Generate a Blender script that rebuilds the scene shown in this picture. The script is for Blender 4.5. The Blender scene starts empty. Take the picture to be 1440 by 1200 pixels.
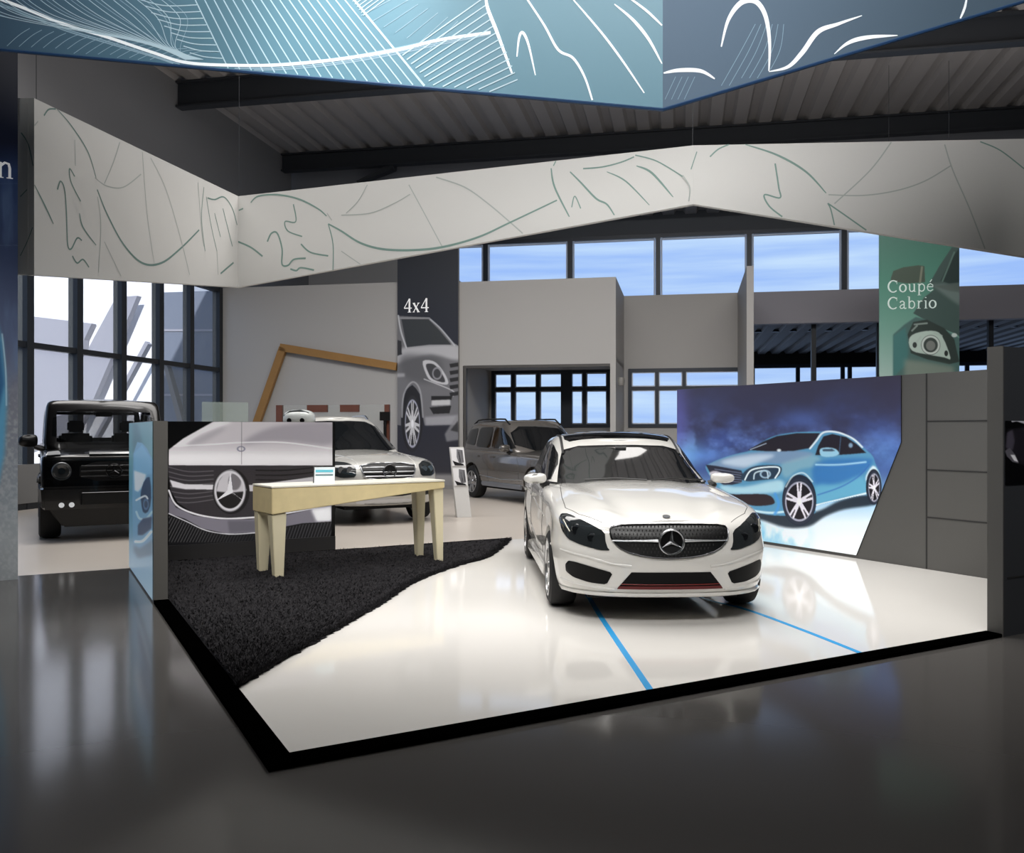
import bpy, bmesh, math, random
import numpy as np
from mathutils import Vector, Matrix
from mathutils.bvhtree import BVHTree
random.seed(7); np.random.seed(7)
R = math.radians
SC = bpy.context.scene
COL = SC.collection
# ------------------------------------------------------------------ camera
F, HC = 1233.0, 1.48                      # focal length in pixels of the 1440 px frame, eye height
cd = bpy.data.cameras.new('camera'); cam = bpy.data.objects.new('camera', cd); COL.objects.link(cam)
cam.location = (0, 0, HC); cam.rotation_euler = (R(90), 0, 0)
cd.sensor_width = 36; cd.lens = F/1440*36; cd.shift_y = 6/1440; cd.clip_end = 400
SC.camera = cam
SC.view_settings.view_transform = 'Standard'; SC.view_settings.look = 'None'
SC.view_settings.exposure = 0.0; SC.view_settings.gamma = 1; SC.view_settings.use_curve_mapping = False
# ------------------------------------------------------------------ sky
W = bpy.data.worlds.new('sky'); SC.world = W; W.use_nodes = True
nt = W.node_tree; nt.nodes.clear()
tc = nt.nodes.new('ShaderNodeTexCoord'); mp = nt.nodes.new('ShaderNodeMapping'); mp.inputs['Scale'].default_value = (1.5, 1.5, 22)
nz = nt.nodes.new('ShaderNodeTexNoise'); nz.inputs['Scale'].default_value = 3; nz.inputs['Detail'].default_value = 4
rp = nt.nodes.new('ShaderNodeValToRGB'); rp.color_ramp.elements[0].position = .35; rp.color_ramp.elements[1].position = .7
rp.color_ramp.elements[0].color = (.34, .53, .96, 1); rp.color_ramp.elements[1].color = (.55, .74, .99, 1)
bg = nt.nodes.new('ShaderNodeBackground'); bg.inputs['Strength'].default_value = 1.0
ow = nt.nodes.new('ShaderNodeOutputWorld')
nt.links.new(tc.outputs['Generated'], mp.inputs['Vector']); nt.links.new(mp.outputs[0], nz.inputs['Vector'])
nt.links.new(nz.outputs['Fac'], rp.inputs[0]); nt.links.new(rp.outputs[0], bg.inputs[0]); nt.links.new(bg.outputs[0], ow.inputs[0])
# ------------------------------------------------------------------ lights
def area(name, loc, target, sx, sy, watt, color=(1, 1, 1), spread=180):
    l = bpy.data.lights.new(name, 'AREA'); l.shape = 'RECTANGLE'; l.size = sx; l.size_y = sy; l.energy = watt; l.color = color
    l.spread = R(spread)
    o = bpy.data.objects.new(name, l); COL.objects.link(o); o.location = loc
    o.rotation_euler = (Vector(target)-Vector(loc)).to_track_quat('-Z', 'Y').to_euler(); return o
def spot(name, loc, target, watt, ang, blend=.6, color=(1, 1, 1), rad=.15):
    l = bpy.data.lights.new(name, 'SPOT'); l.energy = watt; l.spot_size = R(ang); l.spot_blend = blend; l.color = color; l.shadow_soft_size = rad
    o = bpy.data.objects.new(name, l); COL.objects.link(o); o.location = loc
    o.rotation_euler = (Vector(target)-Vector(loc)).to_track_quat('-Z', 'Y').to_euler(); return o
area('stage_light', (1.0, 7.6, 6.6), (1.0, 7.8, 0), 4.5, 3.0, 125, (1, .985, .96), 105)
area('hall_light', (-2, 12.5, 9.6), (-2, 13.5, 0), 14, 4, 900, (1, .97, .94), 140)
area('front_fill', (0, .5, 8.6), (1, 10.5, 1.5), 7, 2.0, 190, (1, .98, .96), 62)  # added fill from the camera side for the ribbon and car fronts
area('rear_wall_fill', (2.5, 9.5, 9.75), (3.0, 22, 3.5), 12, 1.5, 430, (1, .98, .96), 120)  # added fill aimed at the back walls to brighten them
area('roof_fill', (3, 15, 6.2), (3, 15.2, 10), 16, 5, 430, (1, .98, .97))  # added upward fill without a fixture, brightens the dark ceiling
area('roof_fill', (3, 6, 7.5), (3, 7, 10), 12, 5, 120, (1, .97, .95))  # second unseen upward fill, nearer the camera, for the roof deck
spot('carpet_edge_spot', (-1.2, 4.8, 6.4), (-.9, 7.6, 0), 620, 42, .9, (1, .98, .95), .3)
spot('wall_edge_spot', (3.6, 8.0, 6.4), (4.0, 7.6, 0), 330, 46, .9, (1, .97, .93), .3)
spot('table_spot', (-.6, 7.4, 6.4), (-1.0, 10.0, .6), 420, 26, .7, (1, .96, .85), .15)
spot('aisle_fill', (-4.6, 7.0, 8.5), (-4.2, 6.6, 0), 750, 48, .8, (1, .98, .96), .4)  # added spot that lifts the dark floor left of the stage
spot('aisle_fill', (4.6, 3.4, 8.5), (4.4, 5.4, 0), 260, 40, .9, (1, .98, .96), .4)  # added spot brightening the floor at the right front
# ------------------------------------------------------------------ projection helpers
def G(px, py, z=0.0):
    Y = F*(HC-z)/(py-606.0); return Vector(((px-720)*Y/F, Y, z))
def P(px, py, Y): return Vector(((px-720)*Y/F, Y, HC+(606-py)*Y/F))
def TOPX(v): return (720+F*v[0]/v[1], 606-F*(v[2]-HC)/v[1])
A0 = R(28.5); UU = Vector((math.cos(A0), math.sin(A0), 0)); VV = Vector((-math.sin(A0), math.cos(A0), 0))
P0 = Vector((-1.054, 3.80, 0))
def L(u, v, z=0.0): return P0+UU*u+VV*v+Vector((0, 0, z))
B0 = Vector((-9.1, 16.7, 0)); WW = Vector((.9817, -.1904, 0)); NN = Vector((.1904, .9817, 0))
def B(s, t, z=0.0): return B0+WW*s+NN*t+Vector((0, 0, z))
def s_at(px, t):
    k = (px-720)/F; o = B0+NN*t; return (k*o.y-o.x)/(WW.x-k*WW.y)
class Pl:                                   # a vertical plane through a point, along a horizontal direction
    def __init__(s, o, d): s.o = Vector((o[0], o[1], 0)); s.d = Vector((d[0], d[1], 0)).normalized(); s.n = Vector((s.d.y, -s.d.x, 0))
    def hit(s, px, py, off=0.0):
        r = Vector(((px-720)/F, 1, (606-py)/F)); k = (s.o.dot(s.n))/(r.dot(s.n)); return Vector((0, 0, HC))+r*k+s.n*off
    def at(s, a, z, off=0.0): return s.o+s.d*a+Vector((0, 0, z))+s.n*off
    def a(s, px): return (s.hit(px, 606)-s.o).dot(s.d)
# ------------------------------------------------------------------ materials
def srgb(r, g, b):
    f = lambda c: (c/255/12.92 if c/255 <= .04045 else ((c/255+.055)/1.055)**2.4)
    return (f(r), f(g), f(b))
MC = {}
def mat(name, col, rough=.5, metal=0.0, coat=0.0, noise=None, emis=0, trans=0, alpha=1, bump=None, spec=.5, ior=1.45):
    if name in MC: return MC[name]
    m = bpy.data.materials.new(name); m.use_nodes = True; n = m.node_tree; b = n.nodes['Principled BSDF']
    c = srgb(*col); b.inputs['Base Color'].default_value = (*c, 1); b.inputs['Roughness'].default_value = rough
    b.inputs['Metallic'].default_value = metal; b.inputs['Coat Weight'].default_value = coat; b.inputs['Coat Roughness'].default_value = .04
    b.inputs['Specular IOR Level'].default_value = spec; b.inputs['IOR'].default_value = ior
    b.inputs['Transmission Weight'].default_value = trans; b.inputs['Alpha'].default_value = alpha
    if emis: b.inputs['Emission Color'].default_value = (*c, 1); b.inputs['Emission Strength'].default_value = emis
    t = n.nodes.new('ShaderNodeTexCoord')
    if noise:                                # (scale, amount)
        q = n.nodes.new('ShaderNodeTexNoise'); q.inputs['Scale'].default_value = noise[0]; q.inputs['Detail'].default_value = 5
        mx = n.nodes.new('ShaderNodeMix'); mx.data_type = 'RGBA'
        mx.inputs['A'].default_value = (*[x*(1-noise[1]) for x in c], 1); mx.inputs['B'].default_value = (*[min(1, x*(1+noise[1])) for x in c], 1)
        n.links.new(t.outputs['Object'], q.inputs['Vector']); n.links.new(q.outputs['Fac'], mx.inputs['Factor']); n.links.new(mx.outputs['Result'], b.inputs['Base Color'])
    if bump:                                 # (scale, strength)
        q = n.nodes.new('ShaderNodeTexNoise'); q.inputs['Scale'].default_value = bump[0]; q.inputs['Detail'].default_value = 3
        bp = n.nodes.new('ShaderNodeBump'); bp.inputs['Strength'].default_value = bump[1]; bp.inputs['Distance'].default_value = .01
        n.links.new(t.outputs['Object'], q.inputs['Vector']); n.links.new(q.outputs['Fac'], bp.inputs['Height']); n.links.new(bp.outputs[0], b.inputs['Normal'])
    MC[name] = m; return m
def print_mat(name, rough=.35, emis=0.0):
    m = bpy.data.materials.new(name); m.use_nodes = True; n = m.node_tree; b = n.nodes['Principled BSDF']
    a = n.nodes.new('ShaderNodeAttribute'); a.attribute_name = 'print'
    n.links.new(a.outputs['Color'], b.inputs['Base Color']); b.inputs['Roughness'].default_value = rough
    if emis: n.links.new(a.outputs['Color'], b.inputs['Emission Color']); b.inputs['Emission Strength'].default_value = emis
    return m
# ------------------------------------------------------------------ mesh helpers
def link(name, me, m=None, parent=None, smooth=False):
    o = bpy.data.objects.new(name, me); COL.objects.link(o)
    if m:
        for x in (m if isinstance(m, (list, tuple)) else [m]): me.materials.append(x)
    if parent: o.parent = parent
    if smooth:
        for p in me.polygons: p.use_smooth = True
    return o
def mesh(name, vs, fs, m=None, parent=None, smooth=False, fix=True):
    me = bpy.data.meshes.new(name); me.from_pydata([tuple(v) for v in vs], [], fs); me.update()
    if fix:
        bm = bmesh.new(); bm.from_mesh(me); bmesh.ops.recalc_face_normals(bm, faces=bm.faces); bm.to_mesh(me); bm.free()
    return link(name, me, m, parent, smooth)
def smart(o, ang=35):
    me = o.data
    for p in me.polygons: p.use_smooth = True
    bm = bmesh.new(); bm.from_mesh(me)
    for e in bm.edges:
        if len(e.link_faces) == 2 and e.calc_face_angle(0) > R(ang): e.smooth = False
    bm.to_mesh(me); bm.free(); return o
class MB:
    def __init__(s): s.v = []; s.f = []
    def add(s, vs, fs): k = len(s.v); s.v += [tuple(v) for v in vs]; s.f += [tuple(i+k for i in f) for f in fs]
    def hexa(s, p): s.add(p, [(0, 3, 2, 1), (4, 5, 6, 7), (0, 1, 5, 4), (1, 2, 6, 5), (2, 3, 7, 6), (3, 0, 4, 7)])
    def box(s, x0, x1, y0, y1, z0, z1): s.hexa([(x0, y0, z0), (x1, y0, z0), (x1, y1, z0), (x0, y1, z0), (x0, y0, z1), (x1, y0, z1), (x1, y1, z1), (x0, y1, z1)])
    def fbox(s, fn, a0, a1, b0, b1, z0, z1): s.hexa([fn(a0, b0, z0), fn(a1, b0, z0), fn(a1, b1, z0), fn(a0, b1, z0), fn(a0, b0, z1), fn(a1, b0, z1), fn(a1, b1, z1), fn(a0, b1, z1)])
    def prism(s, poly, off):                # poly: 3-D loop, off: extrusion vector
        n = len(poly); off = Vector(off); s.add([Vector(p) for p in poly]+[Vector(p)+off for p in poly], [tuple(range(n)), tuple(range(2*n-1, n-1, -1))]+[(i, (i+1) % n, n+(i+1) % n, n+i) for i in range(n)])
    def tube(s, pts, r, closed=False, n=8):
        pts = [Vector(p) for p in pts]; N = len(pts); vs = []; prev = None
        for i, p in enumerate(pts):
            t = (pts[(i+1) % N]-pts[i-1]) if closed else (pts[min(i+1, N-1)]-pts[max(i-1, 0)])
            if t.length < 1e-9: t = Vector((1, 0, 0))
            t.normalize()
            if prev is None: prev = t.orthogonal().normalized()
            a = (prev-t*prev.dot(t)); a = a.normalized() if a.length > 1e-6 else t.orthogonal().normalized(); prev = a; b = t.cross(a)
            rr = r[i] if isinstance(r, (list, tuple)) else r
            vs += [p+(a*math.cos(2*math.pi*k/n)+b*math.sin(2*math.pi*k/n))*rr for k in range(n)]
        fs = []
        for i in range(N if closed else N-1):
            j = (i+1) % N
            fs += [(i*n+k, i*n+(k+1) % n, j*n+(k+1) % n, j*n+k) for k in range(n)]
        if not closed: fs += [tuple(range(n))[::-1], tuple((N-1)*n+k for k in range(n))]
        s.add(vs, fs)
    def lathe(s, prof, axis='x', n=32, c=(0, 0, 0)):   # prof: (along, radius), closed loop
        vs = []; m = len(prof)
        for k in range(n):
            a = 2*math.pi*k/n
            for h, r in prof:
                q = (h, r*math.cos(a), r*math.sin(a)) if axis == 'x' else ((r*math.cos(a), r*math.sin(a), h) if axis == 'z' else (r*math.cos(a), h, r*math.sin(a)))
                vs.append((q[0]+c[0], q[1]+c[1], q[2]+c[2]))
        s.add(vs, [(k*m+i, k*m+(i+1) % m, ((k+1) % n)*m+(i+1) % m, ((k+1) % n)*m+i) for k in range(n) for i in range(m)])
    def build(s, name, m=None, parent=None, smooth=None, bevel=0):
        o = mesh(name, s.v, s.f, m, parent)
        if bevel:
            bm = bmesh.new(); bm.from_mesh(o.data)
            bmesh.ops.bevel(bm, geom=list(bm.edges), offset=bevel, segments=2, affect='EDGES', clamp_overlap=True); bm.to_mesh(o.data); bm.free()
        if smooth or bevel: smart(o, smooth or 35)
        return o
def catmull(pts, n=6, closed=False):
    pts = [Vector(p) for p in pts]; N = len(pts); out = []
    for i in range(N if closed else N-1):
        if closed: p0, p1, p2, p3 = pts[i-1], pts[i], pts[(i+1) % N], pts[(i+2) % N]
        else: p0, p1, p2, p3 = pts[max(i-1, 0)], pts[i], pts[i+1], pts[min(i+2, N-1)]
        for k in range(n):
            t = k/n; out.append(.5*((2*p1)+(p2-p0)*t+(2*p0-5*p1+4*p2-p3)*t*t+(3*p1-p0-3*p2+p3)*t**3))
    if not closed: out.append(pts[-1])
    return out
def chaikin(pts, it=2, q=.25):
    for _ in range(it):
        o = []
        for i in range(len(pts)):
            a = Vector(pts[i]); b = Vector(pts[(i+1) % len(pts)]); o += [a*(1-q)+b*q, a*q+b*(1-q)]
        pts = o
    return [tuple(p) for p in pts]
def empty(name, loc=(0, 0, 0), rz=0.0):
    o = bpy.data.objects.new(name, None); COL.objects.link(o); o.location = loc; o.rotation_euler = (0, 0, rz); o.empty_display_size = .1; return o
def tag(o, label=None, cat=None, group=None, kind=None):
    if label: o['label'] = label
    if cat: o['category'] = cat
    if group: o['group'] = group
    if kind: o['kind'] = kind
    return o
def struct(o): o['kind'] = 'structure'; return o
# ------------------------------------------------------------------ print painter (colours of flat printed artwork)
class Art:
    def __init__(s, x0, y0, x1, y1, k, col):
        s.x0, s.y0, s.k = x0, y0, k; s.w, s.h = int((x1-x0)*k), int((y1-y0)*k)
        s.Y, s.X = np.mgrid[0:s.h, 0:s.w].astype(np.float32); s.X = s.X/k+x0; s.Y = s.Y/k+y0
        s.c = np.zeros((s.h, s.w, 3), np.float32)+np.array(col, np.float32)
    def vgrad(s, st): ys = [a for a, _ in st]; s.c = np.stack([np.interp(s.Y, ys, [c[i] for _, c in st]) for i in range(3)], -1).astype(np.float32)
    def blur(s, m, r):
        r = int(r*s.k)
        if r < 1: return m
        for ax in (0, 1):
            for _ in range(2):
                p = np.pad(m, [(r+1, r) if a == ax else (0, 0) for a in (0, 1)], mode='edge'); cs = np.cumsum(p, ax)
                m = ((cs[2*r+1:] - cs[:-2*r-1])if ax == 0 else (cs[:, 2*r+1:]-cs[:, :-2*r-1]))/(2*r+1)
        return m
    def put(s, m, col, a=1.0):
        m = (m*a)[..., None]; s.c = s.c*(1-m)+np.array(col, np.float32)*m
    def mask(s, pts, smooth=0):
        if smooth: pts = [(p[0], p[1]) for p in catmull([(x, y, 0) for x, y in pts], smooth, True)]
        m = np.zeros((s.h, s.w), bool)
        for i in range(len(pts)):
            (xa, ya), (xb, yb) = pts[i], pts[(i+1) % len(pts)]
            if abs(ya-yb) < 1e-9: continue
            m ^= ((s.Y >= min(ya, yb)) & (s.Y < max(ya, yb)) & (s.X < xa+(s.Y-ya)*(xb-xa)/(yb-ya)))
        return m.astype(np.float32)
    def poly(s, pts, col, a=1.0, blur=0.35, smooth=0, clip=None):
        m = s.blur(s.mask(pts, smooth), blur)
        if clip is not None: m = m*clip
        s.put(m, col, a)
    def line(s, pts, w, col, a=1.0, soft=.5, smooth=5, clip=None):
        if smooth and len(pts) > 2: pts = [(p[0], p[1]) for p in catmull([(x, y, 0) for x, y in pts], smooth)]
        d = np.full((s.h, s.w), 1e9, np.float32)
        for i in range(len(pts)-1):
            (xa, ya), (xb, yb) = pts[i], pts[i+1]; e = w+soft*2+2
            i0 = max(int((min(ya, yb)-e-s.y0)*s.k), 0); i1 = max(int((max(ya, yb)+e-s.y0)*s.k), 0)
            j0 = max(int((min(xa, xb)-e-s.x0)*s.k), 0); j1 = max(int((max(xa, xb)+e-s.x0)*s.k), 0)
            X = s.X[i0:i1, j0:j1]; Y = s.Y[i0:i1, j0:j1]
            if X.size == 0: continue
            dx, dy = xb-xa, yb-ya; t = np.clip(((X-xa)*dx+(Y-ya)*dy)/max(dx*dx+dy*dy, 1e-9), 0, 1)
            d[i0:i1, j0:j1] = np.minimum(d[i0:i1, j0:j1], np.hypot(X-xa-t*dx, Y-ya-t*dy))
        m = np.clip((w/2+soft/2-d)/max(soft, .01), 0, 1)
        if clip is not None: m = m*clip
        s.put(m, col, a)
    def ell(s, cx, cy, rx, ry, col, a=1.0, soft=.6, ring=None, clip=None):
        q = np.hypot((s.X-cx)/rx, (s.Y-cy)/ry); m = np.clip((1-q)*min(rx, ry)/soft+.5, 0, 1)
        if ring: m = m*(1-np.clip((1-q)*min(rx, ry)/soft+.5-ring/soft, 0, 1))
        if clip is not None: m = m*clip
        s.put(m, col, a)
    def glow(s, cx, cy, rx, ry, col, a=1.0): s.put(np.exp(-(((s.X-cx)/rx)**2+((s.Y-cy)/ry)**2)), col, a)
    def noise(s, sx, sy, seed=1, octv=4):
        rs = np.random.RandomState(seed); o = np.zeros((s.h, s.w), np.float32); am = 1; tot = 0
        for k in range(octv):
            gx = (s.X-s.x0)/sx*2**k; gy = (s.Y-s.y0)/sy*2**k
            g = rs.rand(int(gy.max())+3, int(gx.max())+3).astype(np.float32)
            i = gy.astype(int); j = gx.astype(int); a = gy-i; b = gx-j; a = a*a*(3-2*a); b = b*b*(3-2*b)
            o += am*((g[i, j]*(1-b)+g[i, j+1]*b)*(1-a)+(g[i+1, j]*(1-b)+g[i+1, j+1]*b)*a); tot += am; am *= .5
        return o/tot
    def sample(s, x, y):
        gx = np.clip((x-s.x0)*s.k, 0, s.w-1.001); gy = np.clip((y-s.y0)*s.k, 0, s.h-1.001)
        i = gy.astype(int); j = gx.astype(int); a = (gy-i)[:, None]; b = (gx-j)[:, None]
        c = (s.c[i, j]*(1-b)+s.c[i, j+1]*b)*(1-a)+(s.c[i+1, j]*(1-b)+s.c[i+1, j+1]*b)*a
        c = np.clip(c/255, 0, 1); return np.where(c <= .04045, c/12.92, ((c+.055)/1.055)**2.4)
def printed(name, art, corner, nx, ny, m, parent=None):
    # corner(a, b) -> world point, a to the right, b downwards, both 0..1; fine grid carrying the print
    n = (nx+1)*(ny+1); co = np.zeros((n, 3))
    c00, c10, c01, c11 = [np.array(c) for c in corner]
    a = np.tile(np.linspace(0, 1, nx+1), ny+1)[:, None]; b = np.repeat(np.linspace(0, 1, ny+1), nx+1)[:, None]
    co = c00*(1-a)*(1-b)+c10*a*(1-b)+c01*(1-a)*b+c11*a*b
    px = 720+F*co[:, 0]/co[:, 1]; py = 606-F*(co[:, 2]-HC)/co[:, 1]
    col = np.ones((n, 4), np.float32); col[:, :3] = art.sample(px, py)
    i = np.arange(ny)[:, None]*(nx+1)+np.arange(nx)[None, :]; i = i.ravel()
    fs = np.stack([i, i+nx+1, i+nx+2, i+1], 1)
    me = bpy.data.meshes.new(name); me.vertices.add(n); me.vertices.foreach_set('co', co.ravel())
    me.loops.add(fs.size); me.loops.foreach_set('vertex_index', fs.ravel()); me.polygons.add(len(fs))
    me.polygons.foreach_set('loop_start', np.arange(0, fs.size, 4)); me.polygons.foreach_set('loop_total', np.full(len(fs), 4)); me.update()
    at = me.color_attributes.new('print', 'FLOAT_COLOR', 'POINT'); at.data.foreach_set('color', col.ravel())
    return link(name, me, m, parent)
# ------------------------------------------------------------------ lettering (thick and thin strokes with serifs)
K, T, SF = .13, .055, .04
def arc(cx, cy, rx, ry, a0, a1, n=14): return [(cx+rx*math.cos(R(a0+(a1-a0)*i/n)), cy+ry*math.sin(R(a0+(a1-a0)*i/n))) for i in range(n+1)]
GL = {
 '4': (.62, [([(.43, 1), (.03, .3)], T), ([(.03, .3), (.62, .3)], .075), ([(.44, 1), (.44, 0)], K), ([(.3, 0), (.58, 0)], SF)]),
 'x': (.56, [([(.08, .66), (.46, 0)], K), ([(.46, .66), (.07, 0)], T), ([(.0, .66), (.2, .66)], SF), ([(.36, .66), (.55, .66)], SF), ([(0, 0), (.17, 0)], SF), ([(.34, 0), (.56, 0)], SF)]),
 'C': (.76, [(arc(.4, .5, .36, .49, 48, 312), .1), ([(.66, .99), (.66, .68)], SF), (arc(.4, .5, .34, .47, 120, 240), K)]),
 'o': (.56, [(arc(.27, .33, .22, .32, 0, 360, 24), .09), (arc(.27, .33, .22, .31, 130, 230), K), (arc(.27, .33, .22, .31, -50, 50), K)]),
 'u': (.6, [([(.13, .65), (.13, .2), (.2, .04), (.32, .02), (.44, .14)], .1), ([(.46, .65), (.46, 0)], .11), ([(.02, .65), (.16, .65)], SF), ([(.36, .65), (.5, .65)], SF), ([(.46, 0), (.58, .02)], SF)]),
 'p': (.6, [([(.14, .65), (.14, -.3)], .11), ([(.02, .62), (.14, .65)], SF), ([(.02, -.3), (.28, -.3)], SF), ([(.16, .5)]+arc(.32, .33, .2, .31, 110, -150), .09)]),
 'é': (.52, [([(.06, .38), (.46, .38), (.44, .52), (.28, .65), (.12, .55), (.05, .33), (.12, .1), (.28, .02), (.46, .14)], .085), ([(.24, .78), (.38, 1.0)], .08)]),
 'a': (.53, [([(.07, .52), (.14, .63), (.26, .65), (.36, .55), (.36, .1), (.42, .01), (.52, .06)], .1), ([(.36, .4), (.14, .3), (.06, .16), (.14, .02), (.27, .05), (.36, .14)], .085)]),
 'b': (.6, [([(.13, 1.02), (.13, .02)], .11), ([(.0, 1.0), (.13, 1.02)], SF), ([(.15, .5)]+arc(.31, .33, .2, .31, 110, -150), .09)]),
 'r': (.43, [([(.14, .65), (.14, 0)], .11), ([(.02, .64), (.14, .65)], SF), ([(.02, 0), (.28, 0)], SF), ([(.16, .5), (.27, .63), (.4, .6)], .09)]),
 'i': (.3, [([(.15, .65), (.15, 0)], .11), ([(.03, .64), (.15, .65)], SF), ([(.03, 0), (.27, 0)], SF), ([(.14, .86), (.15, .94)], .12)]),
 'n': (.64, [([(.13, .65), (.13, 0)], .11), ([(.02, .64), (.13, .65)], SF), ([(.02, 0), (.25, 0)], SF), ([(.15, .5), (.3, .64), (.44, .6), (.48, .42), (.48, 0)], .1), ([(.36, 0), (.6, 0)], SF)]),
}
def ribbon(mb, pts, w, nrm, off):
    # pts: 3-D points on a plane with normal nrm; w: width or widths
    N = len(pts); vs = []
    for i, p in enumerate(pts):
        t = (pts[min(i+1, N-1)]-pts[max(i-1, 0)])
        t = t.normalized() if t.length > 1e-9 else Vector((1, 0, 0)); b = t.cross(nrm); ww = w[i] if isinstance(w, (list, tuple)) else w
        vs += [p+b*ww/2+nrm*off, p-b*ww/2+nrm*off]
    mb.add(vs, [(2*i, 2*i+1, 2*i+3, 2*i+2) for i in range(N-1)])
def lettering(text, plane, px, py, hpx, m, parent, name='lettering', wide=1.0):
    # baseline start at photo position (px, py) on the plane
    o = plane.hit(px, py); h = hpx*o.y/F; mb = MB(); x = 0
    for ch in text:
        adv, st = GL[ch]
        for j, (pl, w) in enumerate(st):
            pts = [o+plane.d*((x+a)*h*wide)+Vector((0, 0, b*h)) for a, b in pl]
            if len(pts) == 2: pts = [pts[0], (pts[0]+pts[1])/2, pts[1]]
            ribbon(mb, pts, w*h, plane.n, .012+j*.0008)
        x += adv+.06
    return mb.build(name, m, parent)
# ================================================================== THE SETTING
M_wall = mat('wall_paint', (170, 168, 166), .7, noise=(.6, .02)); M_wall2 = mat('upper_wall_paint', (120, 120, 122), .8, noise=(.5, .03))
M_dark = mat('dark_steel', (30, 34, 40), .45); M_blk = mat('black', (6, 6, 7), .35); M_mull = mat('window_mullion', (34, 42, 54), .4)
M_anth = mat('anthracite_panel', (84, 83, 81), .42, noise=(2, .03)); M_anth2 = mat('dark_anthracite_panel', (58, 60, 64), .42, noise=(2, .03))
M_chrome = mat('chrome', (235, 238, 242), .12, 1.0); M_alu = mat('aluminium', (190, 192, 195), .28, 1.0)
M_floor = mat('polished_dark_floor', (76, 74, 72), .12, noise=(.5, .04), spec=.34)
M_floor2 = mat('beige_floor', (186, 178, 169), .32, noise=(.8, .04), spec=.4)
M_stage = mat('white_gloss_stage', (222, 219, 214), .07, noise=(.4, .015), spec=.55)
M_deck = mat('corrugated_deck', (150, 146, 144), .55, noise=(1, .05))
mb = MB(); mb.fbox(L, -30, 30, -22, 6.42, -.1, 0); struct(mb.build('floor', M_floor))
mb = MB(); mb.fbox(L, -30, 30, 6.42, 40, -.1, 0); struct(mb.build('floor_rear', M_floor2))
# left wall: window bays below, plain wall above
ZT = 5.3
tw = lambda px: (lambda k: (k*B0.y-B0.x)/(NN.x-k*NN.y))((px-720)/F)     # t on the left wall (s = 0) for a photo column
t0 = tw(40); t1 = tw(310); tm = [tw(x) for x in (40, 110, 172, 225, 268, 309)]
st = tm[1]-tm[0]
mb = MB(); mb.fbox(B, -.3, 0, -24, 11.2, ZT, 10.2); mb.fbox(B, -.3, 0, t1+.12, 11.2, 0, ZT); mb.fbox(B, -.3, 0, -24, -8, 0, ZT)
struct(mb.build('wall_left', M_wall2))
# the part of the left wall beyond the roof step
mb = MB(); mb.fbox(B, -.3, 0, 11.2, 12.6, 0, 8.2); struct(mb.build('wall_left', M_wall2))
w1 = empty('window_1', B(0, -2, 0)); struct(w1)
mb = MB()
tb = list(tm); k = tm[0]-2.2
while k > -8: tb.insert(0, k); k -= 2.2
for t in tb: mb.fbox(B, -.16, .05, t-.09, t+.09, 0, ZT)
mb.fbox(B, -.12, .03, -8, t1, 3.05, 3.16); mb.fbox(B, -.14, .04, -8, t1, ZT-.12, ZT); mb.fbox(B, -.14, .04, -8, t1, 0, .12)
o = mb.build('window_frame', M_dark); o.parent = w1; o.matrix_parent_inverse = Matrix.Translation(-w1.location)
mb = MB(); mb.fbox(B, -.16, .06, -8, t1, .12, .85); o = mb.build('window_sill', mat('grey_sill', (120, 120, 120), .6)); o.parent = w1; o.matrix_parent_inverse = Matrix.Translation(-w1.location)
M_glass = mat('clear_glass', (235, 245, 248), .0, trans=0, alpha=.1, spec=.5)
mb = MB(); mb.fbox(B, -.06, -.05, -8, t1, .85, ZT-.12); o = mb.build('glass', M_glass); o.parent = w1; o.matrix_parent_inverse = Matrix.Translation(-w1.location)
# walls out of view that close the hall
mb = MB(); mb.fbox(B, -.3, 32, -24.3, -24, 0, 10.2); struct(mb.build('wall_back', M_wall2))
mb = MB(); mb.fbox(B, 32, 32.3, -24, 24, 0, 10.2); struct(mb.build('wall_right', M_wall2))
# ceiling: corrugated deck, ribs running away from the camera
def deck(name, s0, s1, ta, tb_, z, per=.66, hgt=.13, m=None):
    vs = []; fs = []; s = s0; pr = []
    while s < s1:
        for a, q in ((0, 0), (.3, 0), (.4, 1), (.6, 1), (.7, 1), (.8, 0)): pr.append((s+a*per, z+q*hgt))
        s += per
    pr = [p for i, p in enumerate(pr) if i == 0 or p != pr[i-1]]
    for a, zz in pr: vs += [B(a, ta, zz), B(a, tb_, zz)]
    fs = [(2*i, 2*i+1, 2*i+3, 2*i+2) for i in range(len(pr)-1)]
    return struct(mesh(name, vs, fs, m or M_deck, fix=False))
deck('ceiling', -.2, 32, -24, 11.3, 10.0)
deck('ceiling_step', -.2, 32, 11.1, 12.7, 8.07, .66, .11)
mb = MB(); mb.fbox(B, -.3, 32, -24, 11.5, 10.35, 10.45); struct(mb.build('ceiling_roof', M_dark))
mb = MB(); mb.fbox(B, -.3, 32, 11.3, 12.9, 8.35, 8.45); mb.fbox(B, -.3, 32, 11.3, 11.45, 8.05, 10.3); struct(mb.build('wall_bulkhead', mat('bulkhead_grey', (112, 114, 120), .7)))
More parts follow.
